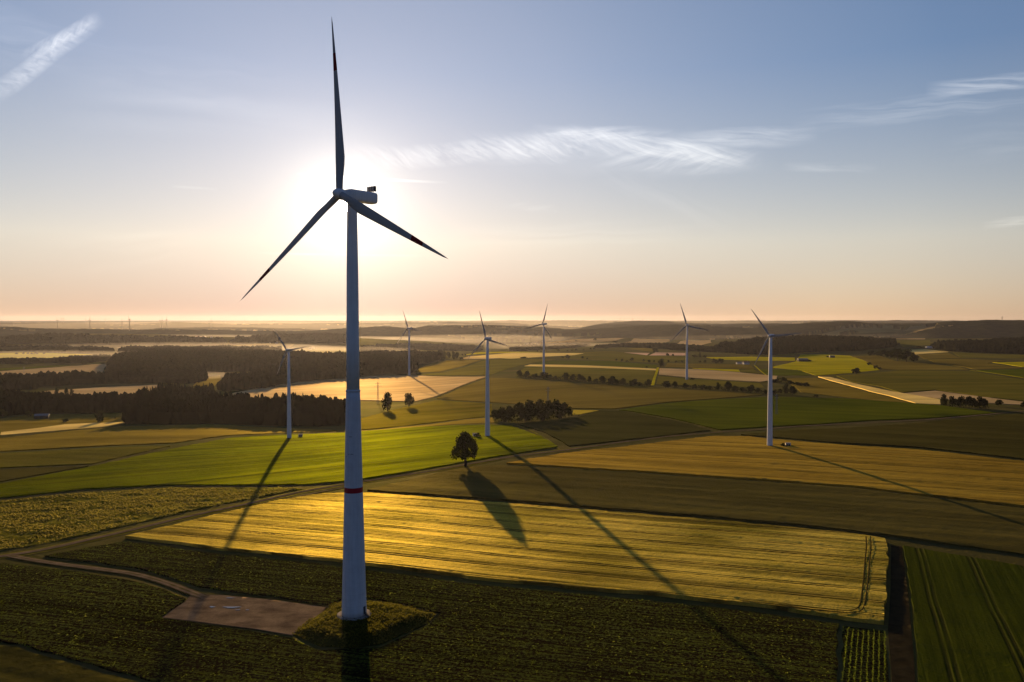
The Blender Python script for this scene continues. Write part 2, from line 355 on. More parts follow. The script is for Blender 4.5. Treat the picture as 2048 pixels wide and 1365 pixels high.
M_green = crop_mat('meadow_green', (0.0878,0.1097,0.0010), (0.1756,0.1933,0.0019), A_green, 1.0, 2.6, 170, fine=1.1, bump=.32, tram=19, transl=.5, big=60, tdark=.45, broad=1.9)
M_bright = crop_mat('beet_green', (0.0618,0.0825,0.0026), (0.1081,0.1261,0.0046), ang((1331,812),(1900,832)), .5, 3, 90, fine=1.5, bump=.4, transl=.5, big=120)
M_rough = crop_mat('rough_meadow', (0.0648,0.0641,0.0060), (0.1872,0.1753,0.0240), ang((50,1060),(500,985)), .35, 5, 14, fine=2.3, bump=.9, transl=.45, big=22)
M_row = crop_mat('row_crop', (0.0373,0.0430,0.0075), (0.0791,0.0967,0.0149), A_row, .9, 1.0, 40, fine=.85, bump=.4, transl=.45, big=50, soil=(.016,.011,.006), cover=.52, gloss=0)
M_dkgreen = crop_mat('dark_green_crop', (.030,.042,.004), (.055,.068,.006), ang((1900,1130),(1990,1365)), .9, 1.8, 90, fine=1.2, bump=.25, tram=18, transl=.4, big=60)
M_corn = crop_mat('maize_rows', (.045,.052,.006), (.09,.09,.012), ang((1740,1285),(1735,1360)), 1.3, 1.1, 60, fine=.7, bump=.5, transl=.4, big=40, soil=(.02,.013,.008), cover=.5)
M_corner = crop_mat('smooth_corner_crop', (.028,.028,.006), (.045,.042,.010), ang((0,1290),(400,1365)), .6, 3, 60, fine=1.5, bump=.2, transl=.3, big=60)
M_tan = crop_mat('ripe_barley', (0.4116,0.2900,0.1313), (0.5684,0.4292,0.2275), ang((520,790),(940,768)), .7, 6, 150, fine=2.0, bump=.35, tram=24, transl=.4, big=130, tdark=.25, gloss=.075)
M_pale = crop_mat('pale_stubble', (0.5775,0.4235,0.1215), (0.7140,0.5500,0.1890), .2, .5, 8, 150, fine=3, bump=.3, transl=.2, big=150)
M_pink = crop_mat('bare_pink_soil', (.46,.30,.21), (.56,.39,.28), .1, .5, 8, 150, fine=3, bump=.2, transl=.1, big=150)
M_brown = crop_mat('brown_wheat', (0.1164,0.0924,0.0154), (0.1697,0.1313,0.0238), .35, .6, 6, 120, fine=2.0, bump=.35, transl=.35, big=130)
M_olive = crop_mat('olive_crop', (0.0944,0.0924,0.0126), (0.1502,0.1294,0.0189), .1, .6, 6, 120, fine=2.0, bump=.35, transl=.35, big=120)
M_yellow = crop_mat('yellow_green_meadow', (0.3332,0.3142,0.0019), (0.4900,0.4189,0.0034), .2, .6, 5, 80, fine=2.0, bump=.35, transl=.5, big=70)
M_ylw = crop_mat('rape_yellow', (.42,.34,.03), (.52,.40,.05), .2, .4, 5, 80, fine=2.0, bump=.3, transl=.4, big=70)
M_hillock = crop_mat('hillock_grass', (.13,.115,.006), (.20,.165,.014), .2, .6, 5, 80, fine=2.0, bump=.35, transl=.45, big=50, gloss=.05)
M_dull = crop_mat('dull_pasture', (0.1544,0.1188,0.0174), (0.2240,0.1708,0.0262), .1, .6, 5, 80, fine=2.0, bump=.35, transl=.35, big=70)
# relief of the near crops
def z_barley(x, y):
    c, s = math.cos(-A_bar), math.sin(-A_bar); v = x * s + y * c; u = x * c - y * s
    t = ((v + 1.5 * (vnoise(u / 60, u * 0, 3) - .5)) / 16.5) % 1.0; t = (t - .5) * 16.5
    g = np.exp(-((np.abs(t) - .95) / .45) ** 2) * (.35 + .65 * vnoise(u / 25, v / 8, 12))
    lod = fbm(u / 90, v / 1.7, 9, 3) - .47
    return .16 * (rng.random(x.shape) - .5) + lod * .45 + (fbm(u / 5, v / 2.4, 15, 2) - .37) * .16 + (fbm(u / 70, v / 30, 19, 2) - .37) * .8
def z_rough(x, y): return (fbm(x / 8, y / 5, 21, 3) - .45) * 1.1 + (rng.random(x.shape) - .5) * .45
def z_row(x, y):
    c, s = math.cos(-A_row), math.sin(-A_row); v = x * s + y * c; u = x * c - y * s
    return (fbm(u / 9, v / 3, 5, 3) - .45) * .18 + (rng.random(x.shape) - .5) * .12
def z_meadow(x, y):
    c, s = math.cos(-A_green), math.sin(-A_green); v = x * s + y * c; u = x * c - y * s
    return (fbm(u / 70, v / 4, 25, 3) - .45) * .9 + (rng.random(x.shape) - .5) * .2
def z_gold(x, y):
    c, s = math.cos(-A_gold), math.sin(-A_gold); v = x * s + y * c; u = x * c - y * s
    return (fbm(u / 60, v / 6, 27, 3) - .45) * .9 + (rng.random(x.shape) - .5) * .25
# ------------------------------------------------------------------ fields, near to far (outlines in photo pixels, laid out on the ground)
F_barley = [(250,1077),(440,1031),(560,1004),(651,991),(726,990),(942,1006),(1133,1020),(1300,1034),(1607,1061),(1731,1075),(1768,1082),(1778,1093),(1779,1120),(1777,1180),(1773,1252),(1690,1243),(1519,1217),(1300,1193),(942,1160),(732,1132),(600,1117),(444,1103)]
field('barley_field', F_barley, 1.35, M_barley, 1.25, z_barley)
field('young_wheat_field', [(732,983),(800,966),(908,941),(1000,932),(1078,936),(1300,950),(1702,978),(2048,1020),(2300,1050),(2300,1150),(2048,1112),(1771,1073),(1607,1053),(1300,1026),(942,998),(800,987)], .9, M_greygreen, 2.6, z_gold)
field('golden_wheat_field', [(1012,929),(1130,909),(1290,891),(1430,874),(1498,875),(1546,881),(1686,893),(1836,902),(2048,926),(2300,956),(2300,1045),(2048,1016),(1702,975),(1300,947),(1078,933)], 1.15, M_gold, 2.8, z_gold)
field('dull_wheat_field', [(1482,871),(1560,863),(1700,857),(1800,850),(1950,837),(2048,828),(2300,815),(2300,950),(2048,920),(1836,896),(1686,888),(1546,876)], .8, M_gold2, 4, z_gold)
field('beet_field', [(1236,821),(1331,808),(1449,799),(1546,795),(1686,798),(1883,812),(1993,827),(1848,838),(1736,842),(1640,849),(1546,854),(1440,861),(1349,839),(1264,824)], .7, M_bright, 5)
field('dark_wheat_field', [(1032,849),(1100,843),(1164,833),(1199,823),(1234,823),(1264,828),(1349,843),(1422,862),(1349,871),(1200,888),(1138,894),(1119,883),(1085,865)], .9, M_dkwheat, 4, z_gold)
field('rape_patch', [(1143,831),(1146,821),(1198,822),(1160,830)], .5, M_ylw)
field('hedge_side_field', [(872,798),(925,776),(977,757),(1024,758),(1174,769),(1299,775),(1399,782),(1534,790),(1449,797),(1331,806),(1230,819),(1150,818),(984,806),(900,801)], .8, M_brown, 7)
field('ripe_barley_field', [(425,802),(440,793),(512,778),(600,765),(692,758),(749,753),(822,752),(975,754),(922,773),(866,796),(830,804),(740,802),(640,800),(500,812)], .9, M_tan, 7)
field('hillock_meadow', [(700,846),(722,838),(780,822),(830,811),(872,801),(985,809),(985,833),(930,838),(860,847),(760,858),(700,862)], .5, M_hillock, 6, z_gold)
field('hillock_pasture', [(690,865),(760,860),(862,850),(930,840),(985,836),(990,846),(900,850),(800,858),(722,864)], .35, M_dull, 6)
field('green_meadow', [(-250,1012),(0,970),(185,935),(325,903),(465,877),(560,871),(687,867),(862,854),(969,851),(1024,853),(1044,860),(1085,876),(1118,895),(1024,910),(930,926),(850,940),(760,955),(690,965),(608,971),(342,971),(171,980),(0,997),(-250,1018)], .8, M_green, 3.0, z_meadow)
field('rough_meadow', [(-250,1030),(0,1004),(171,987),(342,977),(590,976),(606,981),(586,983),(495,1000),(376,1024),(239,1056),(102,1086),(50,1096),(0,1102),(-250,1118)], .3, M_rough, 1.5, z_rough)
field('brown_upper_field', [(-250,893),(0,878),(175,860),(250,854),(425,850),(560,857),(680,862),(560,867),(465,871),(350,887),(225,892),(20,903),(-250,914)], .6, M_dull, 4, z_gold)
field('olive_left_field', [(-250,918),(20,907),(225,896),(343,893),(185,929),(0,937),(-250,950)], .5, M_olive, 4, z_gold)
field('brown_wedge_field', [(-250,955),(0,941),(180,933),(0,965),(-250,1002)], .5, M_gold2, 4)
F_row = [(85,1114),(250,1084),(444,1111),(600,1125),(732,1142),(942,1169),(1300,1203),(1519,1228),(1680,1251),(1676,1300),(1672,1470),(1000,1480),(560,1480),(330,1375),(60,1300),(0,1284),(-250,1240),(-250,1127),(0,1127),(100,1138),(200,1152),(290,1168),(345,1186),(375,1200),(325,1238),(590,1278),(640,1303),(760,1297),(858,1250),(878,1229),(790,1207),(700,1195),(652,1212),(533,1194),(444,1184),(395,1177),(335,1157),(270,1139),(190,1127)]
field('row_crop_field', F_row, .55, M_row, 1.15, z_row)
field('maize_strip', [(1684,1252),(1772,1262),(1781,1365),(1786,1470),(1676,1470),(1680,1300)], .12, M_row, 2, None)
field('corner_field', [(-250,1258),(0,1292),(60,1308),(330,1384),(500,1470),(-250,1470)], 1.0, M_corner, 1.6, z_gold)
field('dark_green_field', [(1805,1094),(2048,1136),(2300,1180),(2300,1470),(1840,1470),(1829,1300),(1818,1180)], .8, M_dkgreen, 1.6, lambda x, y: z_gold(x, y) * .35, wob=.6)
# upland behind the hedgerow
field('hedge_back_field', [(1030,751),(1051,735),(1110,735),(1311,742),(1301,769),(1174,763),(1040,754)], .8, M_olive)
field('ripe_strip_field', [(1048,733),(1060,730),(1150,731),(1313,738.5),(1313,741.5),(1110,734.5)], .6, M_pale)
field('green_strip_field', [(1062,727.5),(1110,722),(1225,723),(1316,731),(1311,737),(1150,730)], .5, M_bright)
field('upland_green_field', [(1118,718),(1140,706),(1222,703),(1300,712),(1371,714),(1380,720),(1318,726),(1225,722)], .5, M_olive)
field('tan_wedge_field', [(930,716),(1024,706),(1090,706.5),(1168,707.5),(1150,711),(1040,717),(1024,718)], .6, M_pale)
field('pale_soil_field', [(1226,710.5),(1243,705.5),(1300,706.5),(1294,711)], .3, M_pink)
field('pink_soil_field', [(1298,711.5),(1311,705.5),(1371,706.5),(1371,711.5)], .3, M_pink)
field('tan_upper_field', [(1255,698),(1290,695.5),(1318,702),(1300,703.5)], .4, M_brown)
field('ripe_turbine_field', [(1319,737.5),(1400,740),(1480,746),(1555,753),(1553,759),(1520,765),(1400,757.5),(1317,750)], .8, M_tan)
field('green_slice_field', [(1385,737),(1478,740),(1480,744.5),(1400,739)], .4, M_yellow)
field('dark_hedge_field', [(1316,753),(1400,760),(1520,767.5),(1530,776),(1400,772),(1312,769)], .5, M_olive)
field('brown_far_field', [(1334,727.5),(1500,729.5),(1510,739),(1400,736),(1330,735)], .5, M_brown)
field('olive_small_field', [(1480,741),(1506,739),(1522,748),(1482,745)], .5, M_olive)
field('yellow_far_field', [(1410,715),(1500,714),(1590,716),(1590,722),(1500,722),(1430,719)], .4, M_yellow)
field('olive_far_field', [(1500,713.5),(1546,713),(1588,712),(1600,708),(1640,706),(1600,705),(1500,709)], .4, M_olive)
field('green_knoll_meadow', [(1546,734),(1590,724),(1600,710),(1650,709.5),(1700,712),(1730,722),(1752,735),(1760,740.5),(1700,747),(1632,752),(1602,742),(1546,736)], .5, M_yellow)
field('dark_square_field', [(1546,752),(1622,751.5),(1599,740),(1520,739),(1530,752)], .5, M_bright)
field('tan_knoll_field', [(1706,713),(1760,711.5),(1790,723),(1850,727.5),(1920,735.5),(1938,740.5),(1800,741),(1760,739),(1735,725)], .7, M_brown)
field('dark_slope_field', [(1672,752.5),(1735,748.5),(1800,742),(1940,743.5),(2048,761),(2300,790),(2300,830),(2048,803),(1980,795.5),(1870,780.5),(1800,786),(1760,774),(1700,764)], .8, M_olive, 8)
field('green_edge_field', [(1952,741.5),(2048,739),(2300,741),(2300,775),(2048,756)], .6, M_bright)
field('ripe_diagonal_field', [(1636,754.5),(1661,755.5),(1716,769.5),(1781,783.5),(1880,800.5),(1882,810.5),(1836,808.5),(1800,799.5),(1781,793.5),(1740,784),(1716,777),(1690,770),(1660,762)], .9, M_pale)
field('brown_hollow_field', [(1560,758),(1632,756.5),(1658,764),(1688,772),(1714,779),(1738,786),(1778,795.5),(1798,801.5),(1834,810),(1700,797),(1600,785),(1590,775)], .5, M_dull, 7)
field('gold_wedge_field', [(1803,788),(1870,782.5),(1985,797.5),(2048,805),(2300,832),(2300,842),(2048,811),(1990,808),(1884,799)], .6, M_tan)
field('pale_valley_field', [(1812,700.5),(1850,699),(1897,704),(1895,705),(1832,709.5)], .4, M_pale)
field('tan_valley_field', [(1835,710.5),(1897,706),(1922,717),(1850,718.5)], .5, M_brown)
field('green_valley_field', [(1905,705.5),(2048,710.5),(2300,712),(2300,720),(2048,717.5),(1924,716.5)], .5, M_olive)
field('tan_right_field', [(1856,720),(1922,718.5),(2010,722),(1975,727),(2048,737),(1950,740),(1930,735),(1870,727)], .5, M_brown)
field('gold_right_field', [(1984,725.5),(2048,724.5),(2300,727),(2300,741),(2048,735),(2010,729)], .5, M_yellow)
field('pale_saddle_field', [(1728,676),(1770,674.3),(1856,675),(1850,679),(1790,678.5)], .4, M_tan)
field('green_saddle_field', [(1786,681),(1860,680.5),(1868,690),(1805,694),(1792,687)], .4, M_olive)
field('tan_village_field', [(1060,683),(1130,677),(1260,674.5),(1300,677),(1230,682.5),(1160,685),(1080,690)], .4, M_tan)
field('ripe_ridge_field', [(1262,683),(1282,676),(1335,677.5),(1340,683),(1280,690),(1222,690)], .4, M_tan)
field('green_ridge_field', [(1342,690),(1360,683),(1420,680),(1424,686),(1400,692)], .4, M_tan)
# middle, beyond the third turbine
field('yellow_middle_field', [(824,746),(850,732),(880,723),(915,720),(962,720.5),(925,733),(880,743.5)], .5, M_dull)
field('green_middle_field', [(828,750),(885,746.5),(930,735.5),(970,721),(1024,718),(1058,718),(1112,720),(1060,727),(1024,736),(984,750),(900,751.5)], .6, M_olive)
field('pale_middle_field', [(918,718.5),(940,713),(1000,708.5),(1022,708),(1024,716),(970,719)], .5, M_tan)
field('green_brow_field', [(925,711),(960,705),(1000,704),(1085,705),(1000,706.5),(950,709)], .4, M_yellow)
# low country on the left
field('valley_meadow', [(-250,842),(0,838.5),(60,830),(180,829),(252,827),(255,845),(200,853),(100,862),(0,871),(-250,886)], .4, M_dull, 6)
field('pale_valley_meadow', [(0,866),(80,857),(130,850),(230,846),(254,846),(200,856),(100,864),(0,872)], .7, M_pale, 6)
field('ripe_left_field', [(-250,757),(0,743.5),(110,735.5),(200,728.5),(216,730.5),(217,747),(130,748),(80,752),(0,755)], .7, M_tan)
field('green_left_strip', [(-250,752),(0,737.5),(110,732),(150,731),(0,742)], .5, M_bright)
field('bright_clearing', [(50,790),(100,782),(220,774),(322,770),(330,776),(317,787),(290,793),(150,797),(60,799)], .4, M_tan)
field('far_left_field', [(-250,714),(0,706.5),(60,705.5),(185,709),(110,716),(80,722),(0,716.5)], .5, M_yellow)
field('far_pale_field', [(360,702),(430,692.5),(512,687.5),(590,688),(575,697),(480,696)], .5, M_dull)
field('far_tan_field', [(230,695.5),(350,693),(342,698)], .4, M_tan)
field('village_edge_field', [(620,707),(660,704),(659,709),(622,711)], .4, M_pale)
field('misty_clearing', [(385,772),(400,757),(440,751),(442,760),(425,776)], .3, M_dull)
# ------------------------------------------------------------------ roads, pad, mound
def strip(name, pts, w, mat, h=.12, s=4.0):
    c = np.array([P(*p)[:2] for p in pts]); out = []
    for i in range(len(c) - 1):
        k = max(1, int(np.linalg.norm(c[i+1] - c[i]) / s))
        for t in range(k): out.append(c[i] + (c[i+1] - c[i]) * t / k)
    out.append(c[-1]); c = np.array(out)
    for _ in range(3): c[1:-1] = (c[:-2] + 2 * c[1:-1] + c[2:]) / 4
    t = np.gradient(c, axis=0); t /= np.linalg.norm(t, axis=1, keepdims=True); nrm = np.stack([-t[:, 1], t[:, 0]], 1)
    ww = w * (1 + .12 * (vnoise(c[:, 0] / 6, c[:, 1] / 6, 2) - .5))
    off = np.linspace(-.5, .5, 9); V = []
    for o_ in off: q = c + nrm * (ww * o_)[:, None]; V.append(np.column_stack([q, tz(q[:, 0], q[:, 1]) + h + .06 * (1 - 4 * o_ * o_)]))
    V = np.concatenate(V); k = len(c); F = []
    for a in range(8):
        for i in range(k - 1): F.append((a*k + i, (a+1)*k + i, (a+1)*k + i + 1, a*k + i + 1)[::-1])
    me = mesh_np(name, V, np.array(F), mat); at = me.attributes.new('across', 'FLOAT', 'POINT'); at.data.foreach_set('value', np.repeat(off, k).astype(np.float32))
    o = link(name, me); tag(o, kind='structure'); return o
m, nt = new_mat('gravel'); N = NT(nt); v = N.obj(); a = N.noise(v, .25, 4); b = N.noise(v, 2.5, 3, .7)
at_ = N.n('ShaderNodeAttribute', attribute_name='across').outputs['Fac']; aa = N.m('ABSOLUTE', at_)
gcol = N.mix(N.mr(N.m('ADD', N.m('MULTIPLY', a, .7), N.m('MULTIPLY', b, .3)), .35, .65), (.085,.060,.038), (.16,.118,.076))
mid = N.m('MULTIPLY', N.mr(aa, .07, .14, 1, 0), N.mr(N.noise(v, .12, 4, .7), .40, .58)); edge_ = N.mr(N.m('ADD', aa, N.m('MULTIPLY', N.m('SUBTRACT', N.noise(v, .6, 4, .7), .5), .28)), .38, .46)
gcol = N.mix(N.mr(N.m('ABSOLUTE', N.m('SUBTRACT', aa, .24)), .0, .10, .35, 0), gcol, (.20,.15,.10))
gcol = N.mix(N.m('MULTIPLY', N.m('MAXIMUM', mid, edge_), .85), gcol, (.060,.056,.010))
finish(N, gcol, .9, 0, b, .08); M_gravel = m
m, nt = new_mat('pad_gravel'); N = NT(nt); v = N.obj(); a = N.noise(v, .12, 5, .6); b = N.noise(v, 2.0, 3, .7)
wet = N.mr(N.noise(N.map(v, scale=(.5, 1.2, 1)), .16, 4, .6), .50, .60)
col = N.mix(N.mr(N.m('ADD', N.m('MULTIPLY', a, .7), N.m('MULTIPLY', b, .3)), .35, .65), (.085,.060,.038), (.20,.145,.09)); col = N.mix(N.m('MULTIPLY', wet, .45), col, (.045,.030,.02))
p_r = N.mr(wet, 0, 1, .9, .6); finish(N, col, p_r, 0.0, b, .06); M_pad = m
m, nt = new_mat('dirt'); N = NT(nt); v = N.obj(); a = N.noise(v, .3, 5, .6)
finish(N, N.mix(N.mr(a, .35, .65), (.013,.011,.006), (.028,.023,.012)), .9, .0, a, .3); M_dirt = m
M_bank = crop_mat('bank_grass', (.035,.038,.006), (.080,.068,.012), 0, .3, 3, 6, fine=1.0, bump=.6, transl=.5, big=9)
M_verge = crop_mat('verge_grass', (.10,.105,.012), (.17,.15,.03), 0, .3, 3, 6, fine=1.2, bump=.4, transl=.5, big=15)
strip('road_verge', [(-250,1152),(-120,1133),(0,1114),(50,1108),(102,1098),(239,1067),(376,1034),(495,1009),(600,985),(690,969.5),(760,959.5),(850,945),(930,931),(1024,914),(1130,901.5),(1250,884.5),(1350,872.5),(1440,865)], 8.5, M_verge, .16)
strip('farm_road', [(-250,1152),(-120,1133),(0,1114),(50,1108),(102,1098),(239,1067),(376,1034),(495,1009),(600,985),(690,969.5),(760,959.5),(850,945),(930,931),(1024,914),(1130,901.5),(1250,884.5),(1350,872.5),(1440,865),(1520,860.5),(1600,853.5),(1750,846),(1850,841),(1940,833),(2048,823),(2300,805)], 4.2, M_gravel, .35)
M_rut = plain_mat('wheel_rut', (.03,.026,.008), (.06,.05,.014), .8, .95, 0)
for dx in (0, 9): strip('tractor_rut', [(1732+dx,1080),(1733+dx,1100),(1730+dx,1130),(1728+dx,1160),(1724+dx,1195),(1720+dx,1222),(1712+dx,1232+dx*.3),(1690+dx,1233+dx*.4),(1640,1226+dx*.45),(1560,1215+dx*.45),(1480,1207+dx*.45)], .55, M_rut, 1.55, 2.0)
strip('pad_track', [(20,1113),(60,1121),(120,1130),(200,1140),(270,1149),(335,1168),(380,1186),(410,1197)], 3.6, M_gravel, .33)
strip('field_path', [(1120,901),(1095,880),(1060,861),(1030,850),(1000,848)], 1.8, M_verge, .3)
strip('beet_path', [(1445,864),(1400,852),(1349,841),(1264,826)], 1.6, M_verge, .3)
strip('road_spur', [(690,975),(640,985),(600,994)], 2.2, M_gravel, .3)
strip('upland_track', [(1305,772),(1309,757),(1314,743),(1316,736)], 5, M_yellow, .8)
strip('slope_track', [(1940,742),(1990,748),(2048,757),(2300,785)], 5, M_yellow, .8)
strip('farm_drive', [(1508,731),(1520,742),(1532,751)], 3, M_yellow, .7)
o = sheet('dirt_lane', world_poly([(1782,1091),(1803,1094),(1815,1180),(1826,1300),(1838,1470),(1790,1470),(1784,1365),(1776,1262),(1781,1180)]), .22, M_dirt, 2.0, None, False); tag(o, kind='structure')
o = sheet('gravel_pad', world_poly([(383,1189),(444,1192),(533,1200),(652,1216),(640,1232),(585,1272),(513,1260),(321,1236),(370,1206)]), .25, M_pad, 1.6, lambda x, y: (fbm(x / 5, y / 5, 61, 2) - .37) * .12, True); tag(o, kind='structure')
m, nt = new_mat('puddle_water'); N = NT(nt); finish(N, (.06,.05,.04), .06, .5, N.noise(N.obj(), 1.5, 2), .01); M_pud = m
for i, (x, y, a_, b_) in enumerate([(463,1217,2.4,1.0), (424,1216,.9,.7), (460,1198,1.6,.3), (495,1222,.7,.25), (476,1222,.9,.3)]):
    c = P(x, y); q = np.array([c[:2] + np.array([a_ * math.cos(t) * (1 + .35 * math.sin(3 * t + i) + .2*math.sin(5*t)), b_ * math.sin(t) * (1 + .3 * math.cos(2 * t + i))]) for t in np.linspace(0, 6.283, 26)[:-1]])
    mb = MB(); zz = c[2] + .25 + .09
    o = link('puddle', mesh_np('puddle', [(p[0], p[1], zz) for p in q], [tuple(range(25))], M_pud)); tag(o, kind='structure')
# grassy earth bank round the foot of the large turbine
bank_q = world_poly([(588,1268),(640,1228),(664,1212),(705,1202),(790,1211),(872,1230),(850,1250),(765,1288),(700,1297),(640,1293)])
bc = bank_q.mean(0)
def seg_d(x, y, q):
    d = np.full(x.shape, 1e9)
    for i in range(len(q)):
        a = q[i]; b = q[(i+1) % len(q)]; e = b - a; t = np.clip(((x - a[0]) * e[0] + (y - a[1]) * e[1]) / (e @ e), 0, 1)
        d = np.minimum(d, np.hypot(x - a[0] - e[0] * t, y - a[1] - e[1] * t))
    return d
def z_bank(x, y):
    d = seg_d(x, y, bank_q); tc = np.hypot(x - TB[0], y - TB[1])
    return 1.45 * smooth(0, 6.0, d) + ((fbm(x / 2.5, y / 2.5, 71, 3) - .45) * .8 + (rng.random(x.shape) - .5) * .45) * smooth(0, 2, d) * smooth(7, 8.5, tc)
TB = np.array([-51.55, 257.8])
o = sheet('earth_bank', bank_q, .3, M_bank, .7, z_bank, True, 1.0); tag(o, kind='structure')

# ------------------------------------------------------------------ standing plants of the nearest crops (countless: one mass each)
M_plant = leaf_mat('crop_leaf', (.080,.115,.009), (.17,.21,.020), .5); M_tuft = leaf_mat('meadow_tuft', (.10,.092,.012), (.24,.205,.04), .5); M_btuft = leaf_mat('bank_tuft', (.050,.055,.006), (.125,.110,.015), .5); M_ear = leaf_mat('barley_ear', (.26,.175,.02), (.42,.30,.055), .5)
def plants(name, q, ang_, row_s, along, size, hgt, mat, label, cover=.5, base=.1, jit=.25, nq=3, zf=None, patch=(24, 5), dmax=1e9, holes=None):
    c, s_ = math.cos(ang_), math.sin(ang_); U = q[:, 0] * c + q[:, 1] * s_; Vv = -q[:, 0] * s_ + q[:, 1] * c
    u, v = np.meshgrid(np.arange(U.min(), U.max(), along), np.arange(Vv.min(), Vv.max(), row_s)); u = u.ravel() + rng.uniform(-.5, .5, u.size) * along; v = v.ravel() + rng.normal(0, jit * row_s * .5, v.size)
    x = u * c - v * s_; y = u * s_ + v * c; k = in_poly(x, y, q) & (np.hypot(x, y) < dmax)
    dens_ = fbm(u / patch[0], v / patch[1], 33, 3) + .25 * (fbm(u / 5, v / 2.5, 37, 2) - .37); k &= dens_ + .22 * (rng.random(x.size) - .5) > cover - .5 + .42
    x, y = x[k], y[k]; n_ = len(x); z = tz(x, y) + base + (zf(x, y) if zf is not None else 0); vig = rng.uniform(.55, 1.3, n_)
    Vs = []
    for t in range(nq):
        a = rng.uniform(0, 6.28, n_); dx, dy = np.cos(a), np.sin(a); w = size * vig * rng.uniform(.6, 1.2, n_); h = hgt * vig * rng.uniform(.6, 1.15, n_); lean = rng.uniform(.2, .9, n_) * h
        p = np.stack([np.stack([x - dy * w * .25, y + dx * w * .25, z - .08], -1), np.stack([x + dy * w * .25, y - dx * w * .25, z - .08], -1), np.stack([x + dx * lean + dy * w * .5, y + dy * lean - dx * w * .5, z + h], -1), np.stack([x + dx * lean * 1.2 - dy * w * .5, y + dy * lean * 1.2 + dx * w * .5, z + h * .8], -1)], 1); Vs.append(p.reshape(-1, 3))
    V = np.concatenate(Vs); o = link(name, mesh_np(name, V, np.arange(len(V)).reshape(-1, 4), mat, False)); tag(o, label, 'crop', None, 'stuff'); return o
plants('row_crop_plants', world_poly(F_row, .8), A_row, .75, .40, .40, .36, M_plant, 'sparse leafy row crop on the dark soil round the large turbine', .18, .15, zf=z_row)
plants('maize_plants', world_poly([(1686,1256),(1770,1264),(1781,1365),(1786,1470),(1678,1470),(1682,1300)]), ang((1740,1285),(1737,1360)), 1.5, .55, .22, .36, M_plant, 'straight rows of young maize beside the dirt lane', .3, .12, jit=.12)
plants('bank_tufts', bank_q + (bank_q - bc) * .04, 0, .5, .5, .35, .36, M_btuft, 'rough grass tufts on the earth bank', .44, .3, 1.0, 3, z_bank, (5, 5))
plants('meadow_tufts', world_poly([(-250,1030),(0,1004),(171,987),(342,977),(590,976),(606,981),(586,983),(495,1000),(376,1024),(239,1056),(102,1086),(50,1096),(0,1102),(-250,1118)], 1), 0, 1.0, 1.0, .8, .45, M_tuft, 'tangled tufts of the rough meadow north of the farm road', .42, .3, 1.0, 2, z_rough, (14, 7))
# ------------------------------------------------------------------ wind turbines
def paint(name, c, rough=.6, spec=.1, streak=.2, ringh=0):
    m, nt = new_mat(name); N = NT(nt); v = N.obj()
    st = N.noise(N.map(v, scale=(1.2, 1.2, .05)), 1, 4, .6); bl = N.noise(v, .35, 4, .6)
    f = N.m('ADD', N.m('MULTIPLY', st, .6), N.m('MULTIPLY', bl, .4))
    col = N.mix(N.mr(f, .35, .7), c, tuple(q * (1 - streak) for q in c)); h = None
    if ringh:
        s = N.sep(v); fr = N.m('FRACT', N.m('DIVIDE', s[2], ringh)); j = N.mr(N.m('ABSOLUTE', N.m('SUBTRACT', fr, .5)), .485, .495)
        an = N.m('ARCTAN2', s[0], s[1]); fa = N.m('FRACT', N.m('ADD', N.m('DIVIDE', an, 2.0944), .18)); jv = N.mr(N.m('ABSOLUTE', N.m('SUBTRACT', fa, .5)), .492, .497)
        j = N.m('MAXIMUM', j, jv); col = N.mix(N.m('MULTIPLY', j, .28), col, (.25,.25,.25))
    finish(N, col, rough, spec); return m
M_white = paint('turbine_white', (.72,.73,.74)); M_conc = paint('painted_concrete', (.62,.63,.65), .8, .08, .26, 3.75); M_red = paint('signal_red', (.34,.016,.02), .6, .1, .1)
M_dark = plain_mat('dark_steel', (.04,.04,.045), (.07,.07,.07), 2, .8, .05); M_found = plain_mat('foundation_concrete', (.22,.19,.16), (.32,.28,.24), .8, .9, 0, .03)
M_grey = plain_mat('grey_louvre', (.20,.20,.20), (.30,.30,.30), 3, .5)
def blade_mb(L, r0, r1, cmax, rroot, scale=1.0, tipc=.25):
    """span along +Z, chord along X, thickness along Y"""
    mb = MB(); rings = []
    for i in range(26):
        t = i / 25; t = r0 + (r1 - r0) * t; z = t * L
        if t < .2:
            q = smooth(.03, .2, t); c = rroot * 2 * (1 - q) + cmax * q; th = rroot * 2 * (1 - q) + cmax * .28 * q
        else:
            q = (t - .2) / .8; c = cmax * (1 - q) ** .85 * (1 - .12 * q) + tipc * q; th = c * (.28 - .14 * min(1, q * 1.6)); 
            if t > .97: c *= max(.12, 1 - ((t - .97) / .03) ** 2)
            q = 1
        qq = smooth(.03, .2, t); tw = math.radians(4 + 13 * (1 - t) ** 2) ; ring = []
        pre = -.022 * L * t * t
        for k in range(14):
            a = 2 * math.pi * k / 14; cxx = math.cos(a); syy = math.sin(a)
            xx = c * (.5 * cxx + .18 * qq); yy = th * .5 * syy * (1 - .55 * qq * (.5 - .5 * cxx)) 
            xx *= scale; yy *= scale if abs(scale - 1) < 1e-6 else scale * 1.05
            ring.append((xx * math.cos(tw) - yy * math.sin(tw), xx * math.sin(tw) + yy * math.cos(tw) + pre, z))
        rings.append(ring)
    return mb.loft(rings)
